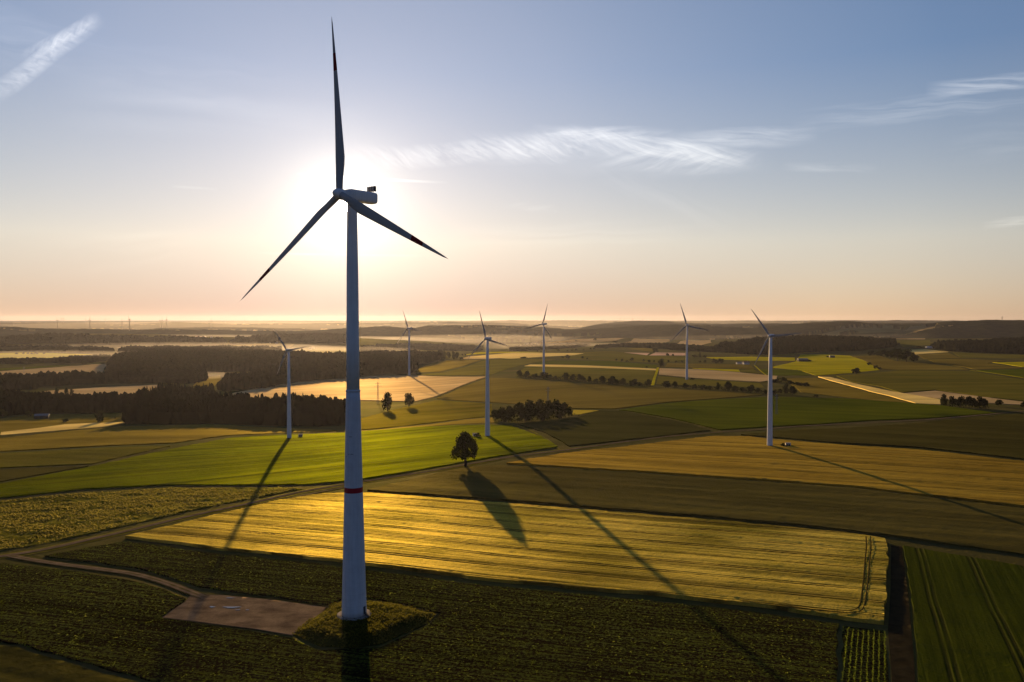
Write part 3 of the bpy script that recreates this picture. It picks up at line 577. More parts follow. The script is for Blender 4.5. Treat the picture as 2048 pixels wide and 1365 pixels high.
def nacelle_mb(w, h, y0, y1, z, taper=.8):
    mb = MB(); rings = []
    for y, s in ((y0, .55), (y0 + .8, .82), (y0 + 2.2, 1.0), (y1 - 1.5, 1.0), (y1 - .3, .96), (y1, .88)):
        r = []
        for k in range(20):
            a = 2 * math.pi * k / 20; ca = math.copysign(abs(math.cos(a)) ** .42, math.cos(a)); sa = math.copysign(abs(math.sin(a)) ** .42, math.sin(a))
            r.append((ca * w / 2 * s, y, z + sa * h / 2 * s))
        rings.append(r)
    return mb.loft(rings)
def rot_mat(H, over, tilt, th, cone=math.radians(2)):
    out = []; a = Vector((0, -math.cos(tilt), math.sin(tilt))); u = Vector((1, 0, 0)); v = Vector((0, math.sin(tilt), math.cos(tilt)))
    for k in range(3):
        an = th + k * 2 * math.pi / 3; d = (u * math.sin(an) + v * math.cos(an)) * math.cos(cone) + a * math.sin(cone); d.normalize()
        c = (u * math.cos(an) - v * math.sin(an)).normalized(); t = d.cross(c).normalized(); M = Matrix.Identity(4)
        for i in range(3): M[i][0] = c[i]; M[i][1] = t[i]; M[i][2] = d[i]
        M.translation = Vector((0, -over, H)); out.append(M)
    return out
def spinner(r, L, H, over, tilt):
    mb = MB(); k = 20; rings = []; a = Vector((0, -math.cos(tilt), math.sin(tilt))); u = Vector((1,0,0)); v = Vector((0, math.sin(tilt), math.cos(tilt)))
    for t, q in ((-.62,.80),(-.45,.97),(-.1,1.0),(.25,.95),(.5,.78),(.7,.54),(.83,.28),(.88,.05)):
        c = Vector((0, -over, H)) + a * (t * L); rings.append([tuple(c + (u * math.cos(2*math.pi*j/k) + v * math.sin(2*math.pi*j/k)) * (r * q)) for j in range(k)])
    return mb.loft(rings)
TILT = math.radians(5)
# --- the large one
BIG = empty('wind_turbine', (TB[0], TB[1], 1.75), -math.radians(39.3))
tag(BIG, 'large white wind turbine with a red tower band standing before the sun', 'wind turbine', 'wind turbines')
HB = 136.2; OV = 5.0
MB().lathe([(4.03,.0),(3.98,2),(3.60,16),(3.30,28),(2.95,42),(2.62,56),(2.33,70),(2.22,73.2)], 64).build('concrete_shaft', M_conc, BIG, True)
M_blade = paint('blade_backlit', (.36,.35,.345), .7, .05)  # backlit darkness of the white blades put into the base colour
M_redb = paint('blade_red', (.17,.012,.014), .7, .05, .1)
rb = MB().lathe([(3.01,38.6),(3.03,38.62),(2.955,41.98),(2.93,42.0)], 64).build('red_band', M_red, BIG, True)
MB().lathe([(2.36,73.0),(2.36,73.5),(2.18,73.55),(2.16,73.6)], 48).build('joint_collar', M_conc, BIG, True)
MB().lathe([(2.12,73.55),(2.02,90),(1.86,112),(1.62,130),(1.56,HB-1.9)], 48).build('steel_tube', M_white, BIG, True)
MB().lathe([(5.6,-.6),(5.6,.12),(5.2,.3),(4.06,.34)], 48).build('foundation', M_found, BIG)
d = MB().box((0,0,0),(1.1,.3,2.3)); 
for nm, az_, r_, mb_, mt_ in (('door', 1.85, 3.92, MB().box((0,0,2.1),(1.1,.24,2.3)), M_dark),):
    o = mb_.build(nm, mt_, BIG); o.location = (math.sin(az_) * r_, -math.cos(az_) * r_, 0); o.rotation_euler = (0, 0, az_)
st = MB()
for k in range(5): st.box((0, -.35 * k, .85 - .17 * k), (1.3, .36, .12))
for s_ in (-.6, .6): st.bar((s_, .2, 1.9), (s_, -1.6, 1.1), .03); st.bar((s_, -1.5, .2), (s_, -1.5, 1.15), .03); st.bar((s_, 0, 1.0), (s_, 0, 1.85), .03)
o = st.build('door_steps', M_dark, BIG); o.location = (math.sin(1.85) * 4.3, -math.cos(1.85) * 4.3, .1); o.rotation_euler = (0, 0, 1.85)
for zc, az_ in ((58.6,.45),(58.6,.62),(53.0,.3),(53.0,.62),(53.0,.78),(52,-.1)):
    r_ = float(np.interp(zc, [42,56,70],[2.95,2.62,2.33])) - .02
    o = MB().box((0,0,zc),(.55,.12,.14)).build('lifting_socket', M_dark, BIG); o.location = (math.sin(az_)*r_, -math.cos(az_)*r_, 0); o.rotation_euler = (0,0,az_)
nac = nacelle_mb(3.7, 3.8, -3.4, 9.4, HB + .1).build('nacelle', M_white, BIG, True)
cl = MB().box((0, 8.2, HB + 3.15), (3.2, .9, 1.5)); cl.build('cooler', M_grey, nac)
fr = MB()
for x_ in (-1.66, -.55, .55, 1.66): fr.box((x_, 8.2, HB + 3.1), (.12, 1.0, 1.75))
fr.build('cooler_frame', M_dark, nac)
an_ = MB(); an_.bar((-1.0, 6.2, HB + 1.9), (-1.0, 6.2, HB + 3.6), .04); an_.bar((-1.3, 6.2, HB + 3.4), (-.7, 6.2, HB + 3.4), .03); an_.build('wind_vane', M_dark, nac)
spinner(1.75, 3.0, HB, OV, TILT).build('hub', M_white, BIG, True)
bm_big = blade_mb(58, 0, 1, 3.7, 1.1).mesh('blade_big', M_blade, True); bm_band = blade_mb(58, .69, .79, 3.7, 1.1, 1.02).mesh('blade_band', M_redb, True)
for Mx in rot_mat(HB, OV, TILT, math.radians(-5.7)):
    b_ = link('blade', bm_big, BIG); b_.matrix_local = Mx; link('red_band', bm_band, b_)
# --- the others: one kind with a long slim tower, one with long blades
def turbine_kind(H, L, over, rb_, rt_, nl, nw, M_white=None):
    M_white = M_white or globals()['M_white']
    t = empty('wind_turbine', (0, 0, 0))
    MB().lathe([(rb_, -1.5), (rb_, 0), (rb_ * .93, H * .15), (rb_ * .7 + rt_ * .3, H * .4), (rb_ * .35 + rt_ * .65, H * .7), (rt_, H - nw * .45)], 32).build('tower', M_white, t, True)
    MB().lathe([(rb_ + .9, -1.5), (rb_ + .9, .15), (rb_ + .1, .3)], 24).build('foundation', M_found, t)
    nacelle_mb(nw, nw * 1.02, -over * .72, nl, H + .1).build('nacelle', M_white, t, True)
    spinner(nw * .46, nw * .8, H, over, TILT).build('hub', M_white, t, True)
    me = blade_mb(L, 0, 1, L * .072, nw * .2).mesh('blade', M_blade if M_white is globals()['M_white'] else M_white, True)
    for Mx in rot_mat(H, over, TILT, 0): b_ = link('blade', me, t); b_.matrix_local = Mx
    return t
def set_turbine(t, H, over, th, s=1.0):
    bl = [c for c in t.children if c.name.split('.')[0] == 'blade']
    for b_, Mx in zip(bl, rot_mat(H, over, TILT, math.radians(th))): b_.matrix_local = Mx
used = {}
K3 = (turbine_kind(100, 43, 4.2, 2.6, 1.6, 8.0, 4.2, paint('silhouette_grey', (.16,.15,.14), .8, 0)), 100, 4.2)  # white far turbines: their dark silhouette against the sky is put into the paint
def place_turbine(kind, px, pyb, pyh, yaw, th, label, dR=None):
    p = P(px, pyb); 
    proto, H0, ov = kind
    t = proto if proto.name not in used else copy_tree(proto); used[proto.name] = 1
    Rr = p[1]; H = (pyb - pyh) * Rr / FPX * 1.0
    s = H / H0
    t.location = [float(q) for q in p]; t.scale = (s, s, s); t.rotation_euler = (0, 0, -math.radians(yaw)); set_turbine(t, H0, ov, th)
    tag(t, label, 'wind turbine', 'wind turbines'); return t
K1 = (turbine_kind(82, 24.5, 2.6, 2.05, 1.0, 4.6, 2.5), 82, 2.6)
K2 = (turbine_kind(100, 43, 4.2, 2.3, 1.3, 8.0, 3.6), 100, 4.2)
place_turbine(K1, 578.5, 878, 700, 22, -39, 'white turbine on the green meadow beside the dark conifer wood')
place_turbine(K1, 975, 873.5, 677, 33, -16.7, 'white turbine behind the lone round tree by the farm road')
place_turbine(K1, 1539.5, 894, 671.5, 38, -35.5, 'white turbine standing at the edge of the golden wheat field')
place_turbine(K2, 818.5, 751, 657, 35, -21.5, 'white turbine on the far edge of the ripe barley field')
place_turbine(K2, 1087.5, 751, 648.5, 40, 16.5, 'white turbine rising behind the long hedgerow')
place_turbine(K2, 1373.5, 760, 651, 25, -17, 'white turbine by the ripe field behind the shrubby hedgerow')
ORD = ['first','second','third','fourth','fifth','sixth','seventh','eighth','ninth','tenth','eleventh','twelfth','thirteenth','fourteenth','fifteenth','sixteenth','seventeenth','eighteenth','nineteenth','twentieth','twenty-first','twenty-second','twenty-third','twenty-fourth','twenty-fifth','twenty-sixth']
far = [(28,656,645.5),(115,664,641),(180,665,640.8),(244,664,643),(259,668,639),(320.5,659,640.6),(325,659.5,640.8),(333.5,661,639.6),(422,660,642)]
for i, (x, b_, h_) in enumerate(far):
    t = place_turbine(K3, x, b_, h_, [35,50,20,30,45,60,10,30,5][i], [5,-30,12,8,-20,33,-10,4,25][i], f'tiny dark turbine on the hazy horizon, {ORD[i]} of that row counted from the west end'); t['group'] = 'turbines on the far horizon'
faint = [(123,649,637.5),(127,649,637.5),(171.5,650,638.5),(211,650,639),(443,650.5,643),(451,650.5,644),(488,650.5,642),(530,650,643.5),(547,650,641),(1208,646,639.2),(1240,645.5,638.5),(1250,645.5,638),(1265,645.5,637.5),(1286,646,638.5)]
for i, (x, b_, h_) in enumerate(faint):
    w_ = 'behind the western ridge' if i < 9 else 'behind the central hill'
    t = place_turbine(K3, x, b_, h_, 30, 7 * i, f'barely visible pale turbine {w_}, {ORD[i if i < 9 else i - 9]} of those counted from the west end'); t['group'] = 'faint turbines beyond the ridges'
# ------------------------------------------------------------------ trees
L_dark = leaf_mat('leaf_dark', (.012,.016,.003), (.036,.038,.007), .28); L_mid = leaf_mat('leaf_mid', (.018,.022,.004), (.046,.046,.009), .18); L_con = leaf_mat('needles', (.012,.016,.006), (.030,.032,.011), .15)
M_bark = plain_mat('bark', (.035,.025,.018), (.07,.05,.035), 1.5, .9, .1, .05)
def quads(cen, size, rg):
    """leaf clumps: one randomly turned, slightly folded quad per point"""
    n_ = len(cen); a = rg.normal(size=(n_, 3)); a /= np.linalg.norm(a, axis=1, keepdims=True); b = rg.normal(size=(n_, 3)); b -= a * (a * b).sum(1, keepdims=True); b /= np.linalg.norm(b, axis=1, keepdims=True)
    s = size * rg.uniform(.6, 1.35, (n_, 1)); c = np.cross(a, b) * s * .3
    V = np.stack([cen - a * s - b * s * .7 + c, cen + a * s - b * s * .7, cen + a * s + b * s * .7 + c, cen - a * s + b * s * .7], 1).reshape(-1, 3)
    return V, np.arange(n_ * 4).reshape(-1, 4)
def tree_proto(seed, nleaf, size, lobes, base=.22, wide=1.0, top=1.0, trunk=True, mat=None, egg=.0, prof=None, lr=(.10, .20), tw=1.3, core=.20):
    """unit tree: height 1, crown about 1 wide"""
    rg = np.random.default_rng(seed); cs = []
    for i in range(lobes):
        t = (i + .5) / lobes; z = base + .12 + (1 - base - .22) * t; r = math.sin(math.pi * (.16 + .78 * t ** (1 + egg))) ** .8 * .40 if prof is None else float(np.interp(t, prof[0], prof[1])); a = i * 2.4 + rg.uniform(0, .9)
        cs.append((math.cos(a) * r * rg.uniform(.35, 1.05), math.sin(a) * r * rg.uniform(.35, 1.05), z, rg.uniform(*lr)))
    cs.append((0, 0, base + (1 - base) * .55, core)); cs.append((rg.uniform(-.08, .08), rg.uniform(-.08, .08), .87, .11))
    pts = []
    w_ = np.array([c[3] ** 2 for c in cs]); w_ /= w_.sum()
    for c, w in zip(cs, w_):
        k = int(nleaf * w) + 1; d = rg.normal(size=(k, 3)); d /= np.linalg.norm(d, axis=1, keepdims=True); r = c[3] * rg.uniform(.5, 1.0, (k, 1)) ** .6 * (1 + .18 * rg.normal(size=(k, 1)))
        pts.append(np.array(c[:3]) + d * r * np.array([1.0, 1.0, .95]))
    pts = np.concatenate(pts); pts[:, :2] *= wide; pts = pts[pts[:, 2] > base * .75]
    V, F = quads(pts, size, rg); crown = mesh_np('crown', V, F, mat or L_dark, False)
    mb = MB(); mb.loft([[(q * tw * math.cos(2*math.pi*j/7) + ox, q * tw * math.sin(2*math.pi*j/7), z) for j in range(7)] for z, q, ox in ((-.03,.034,0),(0,.030,0),(.06,.023,.003),(base + .1,.019,.008),(.6,.010,.0),(.8,.004,.01))])
    for c in cs[:-1][:9]: mb.bar((0, 0, min(c[2] * .75, base + .18)), tuple(np.array(c[:3]) * np.array([.9 * wide, .9 * wide, 1])), .010, 5, .003)
    return crown, mb.mesh('trunk', M_bark, True)
PR = {
 'lone': [tree_proto(3, 5200, .019, 40, .16, 1.0, prof=([0,.12,.3,.55,.8,1],[.30,.41,.40,.33,.22,.05]), lr=(.075, .135), tw=2.0, core=.17)],
 'round': [tree_proto(11, 900, .042, 11, .14, 1.05), tree_proto(12, 900, .042, 12, .10, 1.0, mat=L_mid), tree_proto(13, 800, .045, 10, .12, 1.1)],
 'tall': [tree_proto(21, 900, .036, 12, .10, 1.0, egg=.3), tree_proto(22, 900, .038, 13, .07, .95, mat=L_mid)],
 'bush': [tree_proto(31, 500, .055, 8, .0, 1.05), tree_proto(32, 450, .06, 7, .0, 1.1, mat=L_mid)]}
def conifer_proto(seed):
    rg = np.random.default_rng(seed); V = []; F = []
    for t in range(9):
        z0 = .10 + t * .098; r = .27 * (1 - t / 9.6) * rg.uniform(.85, 1.15); k = 9; o = len(V)
        V.append((0, 0, min(1, z0 + .17)))
        for j in range(k * 2):
            a = math.pi * j / k + rg.uniform(-.12, .12); q = r * (rg.uniform(.85, 1.15) if j % 2 == 0 else rg.uniform(.45, .65)); V.append((q * math.cos(a), q * math.sin(a), z0 - (.02 if j % 2 == 0 else -.02)))
        for j in range(k * 2): F.append((o, o + 1 + j, o + 1 + (j + 1) % (2 * k)))
    return np.array(V), np.array(F)
CON = [conifer_proto(s) for s in (1, 2, 3)]
cv, cf = CON[0]
PR['conifer'] = [(mesh_np('crown', cv * np.array([1.7, 1.7, 1]), cf, L_con, False), MB().loft([[(q*math.cos(2*math.pi*j/6), q*math.sin(2*math.pi*j/6), z) for j in range(6)] for z, q in ((-.03,.02),(.3,.014),(.9,.003))]).mesh('trunk', M_bark))]
_tp = {}; _ti = 0
def tree(kind, px, py, h, w, label, group=None, name='tree', cat='tree', sink=0):
    """h, w: height and crown width in photo pixels"""
    global _ti
    pr = PR[kind][_ti % len(PR[kind])]; key = pr[0].name; _ti += 1
    p = P(px, py); sc = math.hypot(p[0], p[1]) * math.cos(math.atan2(p[0], p[1])) / FPX
    if key in _tp: t = copy_tree(_tp[key])
    else:
        t = empty(name, (0, 0, 0)); link('crown', pr[0], t); link('trunk', pr[1], t); _tp[key] = t
    if t.name.split('.')[0] != name: t.name = name
    t.location = [float(q) for q in p]; t.location.z -= sink; t.scale = (w * sc / .93, w * sc / .93, h * sc); t.rotation_euler = (0, 0, random.uniform(0, 6.28))
    for k in ('group',):
        if k in t: del t[k]
    tag(t, label, cat, group); return t
tree('lone', 931, 933, 69, 60, 'lone round broadleaf tree at the roadside casting a long shadow')
tree('tall', 775, 823, 37, 25, 'taller of the two trees at the corner of the ripe barley field')
tree('tall', 818, 816, 30, 21, 'shorter of the two trees at the corner of the ripe barley field')
tree('round', 1712, 750, 14, 19, 'single round tree on the edge of the bright green knoll')
tree('round', 1998, 813, 13, 15, 'small round tree standing apart beside the dense clump near the road')
tree('round', 2049, 818, 15, 14, 'tree cut off by the edge of the picture beside the road')
tree('bush', 1738, 731, 6, 11, 'low bush on the knoll above the lone round tree', None, 'bush', 'bush')
tree('bush', 1752, 738, 7, 10, 'low bush at the tip of the tan knoll field', None, 'bush', 'bush')
tree('bush', 1759, 740, 5, 9, 'smallest bush at the tip of the tan knoll field', None, 'bush', 'bush')
tree('tall', 200, 846, 24, 21, 'single dark tree on the pale valley meadow in front of the dark wood')
tree('round', 57, 835, 13, 13, 'small round tree on the valley meadow beside the field barn')
tree('round', 5, 836, 17, 17, 'tree at the west end of the valley meadow by the picture edge')
tree('bush', 131, 845, 7, 14, 'low round bush on the valley meadow east of the field barn', None, 'bush', 'bush')
tree('bush', 230, 838, 3, 4, 'tiny bush on the path in the valley meadow', None, 'bush', 'bush')
tree('bush', 955, 876, 10, 13, 'dark bush beside the kiosk at the turbine behind the lone tree', None, 'bush', 'bush')
tree('bush', 1567, 895, 9, 12, 'dark bush beside the kiosk at the turbine on the golden wheat field', None, 'bush', 'bush')
tree('bush', 1385, 760, 4, 12, 'low bush at the foot of the turbine behind the shrubby hedgerow', None, 'bush', 'bush')
tree('bush', 800, 752, 5, 16, 'low bushes west of the turbine foot on the barley field edge', None, 'bush', 'bush')
tree('bush', 828, 750, 4, 10, 'low bush east of the turbine foot on the barley field edge', None, 'bush', 'bush')
tree('tall', 1323, 735, 17, 15, 'large dark tree at the corner of the ripe turbine field')
tree('bush', 1293, 736, 3, 6, 'small bush on the pale strip field', None, 'bush', 'bush')
tree('bush', 1632, 795, 6, 10, 'small bush on the upper edge of the beet field', None, 'bush', 'bush')
def row(kind0, lst, lab, group, name=None):
    for i, q in enumerate(lst):
        x, y, h, w = q[:4]; low = h < w * .78
        kind = q[4] if len(q) > 4 else ('bush' if low else ('tall' if h > w * 1.3 else 'round'))
        nm = 'bush' if kind == 'bush' else 'tree'
        look = {'bush': 'low spreading bush', 'tall': 'tall slender tree', 'round': 'round dense tree', 'conifer': 'pointed conifer'}[kind]
        tree(kind, x, y, h, w, f'{look}, {ORD[i]} {lab}', group, nm, nm)
row(0, [(1039,755,14,13),(1054,755.5,13,13),(1070,756.5,9,15),(1087,758,14,22),(1100,758.5,9,11),(1111,759.5,8,8),(1132,762,16,15),(1146,762.5,13,12),(1160,763.5,15,16),(1168,764.5,10,9),(1179,765.5,13,9),(1192,766.5,9,11),(1205,767.5,15,15),(1225,769,17,22),(1234,770,11,11),(1246,771,14,13),(1267,773,14,22),(1280,773.5,9,10),(1297,774,15,13)],
    'of the long hedgerow from its west end', 'trees of the long hedgerow')
row(0, [(1334,775,13,20),(1350,776,13,13),(1370,777,11,17),(1388,778,9,13),(1406,779.5,10,15),(1420,780,8,11),(1436,780.5,15,11),(1457,782,19,17),(1470,783,11,14),(1485,784,9,13),(1502,786,16,18),(1516,786.5,10,11),(1531,788,9,12),(1548,789,9,14)],
    'of the shrubby hedgerow from the grassy track', 'trees of the shrubby hedgerow')
row(0, [(1552,766,8,18),(1567,765,10,12),(1580,769,8,15),(1598,772,7,17),(1612,773,8,14)], 'of the short hedge behind the wheat turbine', 'trees of the short hedge')
row(0, [(1560,789,11,11),(1572,789,21,15),(1585,791,18,16)], 'in the dark clump right beside the wheat turbine', 'clump beside the turbine')
row(0, [(1888,812,23,15),(1904,813,21,13),(1921,814.5,21,19),(1938,815.5,23,21),(1949,816,18,13),(1960,817,24,17),(1969,817,20,16)], 'in the dense dark clump by the road from its west end', 'clump by the road')
row(0, [(991,842,22,20),(1004,843,27,25),(1021,843,31,27),(1040,842,36,29),(1060,841,39,31),(1079,839,39,28),(1096,837,36,27),(1112,835,34,27),(1127,834,29,23),(1139,833,19,13),(1012,845,18,22,'bush'),(1050,844,18,30,'bush'),(1085,842,18,30,'bush'),(1118,838,16,26,'bush')], 'of the grove beside the turbine', 'trees of the grove')
row(0, [(1742,712,10,17),(1756,712,9,13),(1767,715,15,15),(1780,719,18,21),(1795,722,24,27),(1813,724,24,25),(1828,725.5,18,19)], 'of the dark copse on the tan knoll from its west end', 'trees of the copse')
row(0, [(889,719,17,8),(897,719,16,9),(907,719,16,10),(914,719.5,15,9),(923,719.5,5,9)], 'in the open end of the wood beyond the barley field', 'open end of the wood')
row(0, [(1047,717,3,18),(1125,717.5,5,6),(1135,718,8,11),(1165,718.5,6,6),(1174,719,3,5),(1233,722.5,5,5),(1244,723,5,7),(1254,724,3,6),(1264,723,7,8),(1287,724.5,6,6),(1298,725,5,7),(1308,725,4,5),(1337,726,6,5),(1352,726.5,5,6),(1364,726.5,5,5),(1375,726.5,4,5),(1400,726.5,5,6),(1410,726.5,6,6),(1430,727,9,15),(1441,727,10,13),(1335,713,6,7),(1346,713,5,5)], 'dotted across the upland fields from the west', 'small trees on the upland fields')
row(0, [(925,712,4,5),(930,711.5,4,5),(953,704,4,5),(960,704,4,5),(1053,703.5,4,5),(1075,704.5,4,5),(1082,705,3,4),(1117,703,4,5),(1135,703,3,4),(1144,702.5,3,4),(1153,702,5,6),(1167,701.5,3,4),(1181,700,4,5),(1188,700.5,5,5),(1212,699,6,7)], 'along the upland brow before the misty valley', 'tiny trees on the upland brow')
row(0, [(1311,705.5,10,13),(1389,715.5,6,13),(1400,716,13,9,'conifer'),(1410,715.5,5,10)], 'of the bushy trees in the hollow beside the pink fields', 'trees in the hollow')
row(0, [(1250,675,4,4),(1257,675,4,4),(1264,675,5,4),(1270,675,4,4),(1190,681,5,7),(1230,686,4,12)], 'of the hazy trees beside the ripe fields above the village', 'hazy trees above the village')
row(0, [(33,709,3,7),(47,708.5,3,6),(56,708.5,3,6),(63,709,3,6),(72,709,4,9),(88,708.5,3,7)], 'in the row on the far meadow in the western lowland', 'row on the far meadow')
row(0, [(168,731,9,11),(208,728,4,9)], 'on the upper edge of the ripe field in the lowland', 'trees above the lowland field')
row(0, [(1747,676,6,5),(1755,676.5,5,4),(1790,690,9,6),(1797,692,6,7),(1838,697,5,14),(1852,696,4,10)], 'around the gap between the two eastern woods', 'trees in the eastern gap')
row(0, [(113,790,14,9,'tall'),(133,791,15,10,'tall'),(143,792,14,9,'tall')], 'in front of the bright clearing in the lowland', 'trees before the clearing')
def hedge(pts, h, w, label):
    c = np.array([P(*p)[:2] for p in pts]); out = []
    for i in range(len(c) - 1):
        d = np.linalg.norm(c[i+1] - c[i]); k = int(d * 7); t = rng.random(k)[:, None]; out.append(c[i] + (c[i+1] - c[i]) * t)
    q = np.concatenate(out); q = q + rng.normal(0, w / 3, q.shape); env = .35 + .9 * vnoise(q[:, 0] / 6, q[:, 1] / 6, 19)
    z = tz(q[:, 0], q[:, 1]) + h * env * rng.random(len(q)) ** .7; V, F = quads(np.column_stack([q, z]), .55, rng)
    tag(link('hedge', mesh_np('hedge', V, F, L_dark, False)), label, 'hedge')
hedge([(1036,755),(1070,757),(1120,760.5),(1180,765),(1240,770.5),(1300,774)], 5, 5, 'low scrub running under the trees of the long hedgerow')
hedge([(1326,775),(1380,777.5),(1440,780.5),(1500,785.5),(1552,789)], 5, 5, 'low scrub running under the shrubby hedgerow')
hedge([(1545,766),(1570,765.5),(1616,773)], 4, 5, 'low scrub under the short hedge on the tan field')
hedge([(1884,812.5),(1920,815),(1975,817.5)], 5, 5, 'scrub under the dense dark clump by the road')
hedge([(986,843),(1020,845),(1060,844),(1100,839),(1142,834)], 9, 9, 'dense scrub filling the foot of the grove beside the turbine')
# ------------------------------------------------------------------ woods: one mass each, built from many small trees over a dark canopy floor
def blob_proto(seed):
    rg = np.random.default_rng(seed); import bmesh
    b = bmesh.new(); bmesh.ops.create_icosphere(b, subdivisions=2, radius=.5)
    V = np.array([v.co[:] for v in b.verts]); F = np.array([[v.index for v in f.verts] for f in b.faces]); b.free()
    d = 1 + .55 * (rg.random(len(V)) - .5); V = V * d[:, None]; V[:, 2] = V[:, 2] + .5; V[:, 2] = np.where(V[:, 2] < .35, V[:, 2] * .8, V[:, 2]); return V, F
BLO = [blob_proto(s) for s in (5, 6, 7)]
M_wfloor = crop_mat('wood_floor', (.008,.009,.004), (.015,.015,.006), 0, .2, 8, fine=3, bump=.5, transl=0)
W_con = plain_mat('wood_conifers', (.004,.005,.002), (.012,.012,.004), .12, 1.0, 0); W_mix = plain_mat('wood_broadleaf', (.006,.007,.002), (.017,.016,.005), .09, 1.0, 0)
def wood(name, pp, h, spacing, conif, label, mat, jitter=.35, edge=True):
    q = world_poly(pp); lo = q.min(0); hi = q.max(0)
    gx, gy = np.meshgrid(np.arange(lo[0], hi[0], spacing), np.arange(lo[1], hi[1], spacing)); gx = (gx + rng.uniform(-jitter, jitter, gx.shape) * spacing).ravel(); gy = (gy + rng.uniform(-jitter, jitter, gy.shape) * spacing).ravel()
    wob = (fbm(gx / 40, gy / 40, 91, 2) - .37) * 30
    k = in_poly(gx + wob, gy + wob * .5, q); gx = gx[k]; gy = gy[k]; z = tz(gx, gy)
    hh = h * (.62 + .50 * vnoise(gx / 45, gy / 45, 14) + .40 * (rng.random(len(gx)) - .5)); Vs = []; Fs = []; o = 0
    isc = (vnoise(gx / 70, gy / 70, 23) * .6 + rng.random(len(gx)) * .4) < conif
    for j, pr in enumerate(CON + BLO):
        sel = (isc if j < 3 else ~isc) & ((np.arange(len(gx)) % 3) == j % 3); m_ = int(sel.sum())
        if not m_: continue
        pv, pf = pr; a = rng.uniform(0, 6.28, m_); w_ = (spacing * 1.75 if j < 3 else spacing * 1.45) * rng.uniform(.8, 1.25, m_) / (.54 if j < 3 else 1.0)
        ca, sa = np.cos(a)[:, None], np.sin(a)[:, None]; H_ = hh[sel][:, None]
        V = np.stack([(pv[:, 0] * ca - pv[:, 1] * sa) * w_[:, None] + gx[sel][:, None], (pv[:, 0] * sa + pv[:, 1] * ca) * w_[:, None] + gy[sel][:, None], pv[:, 2] * H_ * (1.0 if j < 3 else .95) + z[sel][:, None]], -1)
        F = pf[None] + (np.arange(m_) * len(pv))[:, None, None] + o; Vs.append(V.reshape(-1, 3)); Fs.append(F.reshape(-1, 3)); o += m_ * len(pv)
    ob = link(name, mesh_np(name, np.concatenate(Vs), np.concatenate(Fs), mat, True)); tag(ob, label, 'wood', None, 'stuff')
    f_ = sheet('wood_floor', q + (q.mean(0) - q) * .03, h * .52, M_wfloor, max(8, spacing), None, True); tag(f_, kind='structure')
    return ob
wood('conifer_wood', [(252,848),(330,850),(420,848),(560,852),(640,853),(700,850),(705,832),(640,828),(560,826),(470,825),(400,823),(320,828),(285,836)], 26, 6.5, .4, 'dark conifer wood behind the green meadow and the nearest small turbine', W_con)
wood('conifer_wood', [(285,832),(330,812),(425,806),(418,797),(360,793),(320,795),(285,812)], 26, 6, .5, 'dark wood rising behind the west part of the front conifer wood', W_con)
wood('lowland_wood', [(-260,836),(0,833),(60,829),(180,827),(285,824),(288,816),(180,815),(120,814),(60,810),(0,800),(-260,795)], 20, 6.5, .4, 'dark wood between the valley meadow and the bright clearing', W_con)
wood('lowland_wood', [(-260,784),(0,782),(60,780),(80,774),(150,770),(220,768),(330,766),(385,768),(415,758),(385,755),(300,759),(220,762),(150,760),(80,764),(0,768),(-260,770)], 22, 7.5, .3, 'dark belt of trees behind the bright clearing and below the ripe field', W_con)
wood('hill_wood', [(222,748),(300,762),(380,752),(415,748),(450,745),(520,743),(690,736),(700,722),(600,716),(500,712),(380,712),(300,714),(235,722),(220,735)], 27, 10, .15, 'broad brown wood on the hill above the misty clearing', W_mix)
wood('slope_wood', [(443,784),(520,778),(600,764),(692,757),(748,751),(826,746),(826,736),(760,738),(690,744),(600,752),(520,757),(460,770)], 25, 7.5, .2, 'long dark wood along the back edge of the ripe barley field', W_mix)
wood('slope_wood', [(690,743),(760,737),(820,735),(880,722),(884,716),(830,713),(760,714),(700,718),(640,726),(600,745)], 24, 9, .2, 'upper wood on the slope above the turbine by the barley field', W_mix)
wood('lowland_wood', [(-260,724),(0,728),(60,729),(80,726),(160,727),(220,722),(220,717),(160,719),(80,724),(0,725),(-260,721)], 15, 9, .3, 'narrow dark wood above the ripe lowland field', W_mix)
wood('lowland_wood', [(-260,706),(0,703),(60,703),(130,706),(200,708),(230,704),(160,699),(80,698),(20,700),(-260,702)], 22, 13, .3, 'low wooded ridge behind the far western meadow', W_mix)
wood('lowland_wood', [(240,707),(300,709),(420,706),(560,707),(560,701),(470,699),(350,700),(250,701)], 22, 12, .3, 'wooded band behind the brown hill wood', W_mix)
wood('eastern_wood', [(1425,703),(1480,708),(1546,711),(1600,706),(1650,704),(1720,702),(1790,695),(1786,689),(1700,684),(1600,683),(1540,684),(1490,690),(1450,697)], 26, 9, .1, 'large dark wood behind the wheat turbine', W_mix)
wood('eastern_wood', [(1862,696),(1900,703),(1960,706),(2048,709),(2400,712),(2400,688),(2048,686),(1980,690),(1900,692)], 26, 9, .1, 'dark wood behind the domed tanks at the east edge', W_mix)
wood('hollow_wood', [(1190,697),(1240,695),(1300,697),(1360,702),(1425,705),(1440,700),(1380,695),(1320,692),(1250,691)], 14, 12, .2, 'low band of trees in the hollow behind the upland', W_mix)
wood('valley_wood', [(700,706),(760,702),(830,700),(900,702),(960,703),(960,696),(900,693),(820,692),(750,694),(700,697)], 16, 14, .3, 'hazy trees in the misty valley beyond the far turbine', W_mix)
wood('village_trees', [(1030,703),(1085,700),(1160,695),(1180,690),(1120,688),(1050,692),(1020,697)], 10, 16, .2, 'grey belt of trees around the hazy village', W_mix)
wood('western_wood', [(0,690),(120,688),(330,690),(450,690),(450,683),(330,678),(200,676),(60,676),(-260,680),(-260,690)], 24, 17, .2, 'hazy wood across the western lowland under the horizon turbines', W_mix)
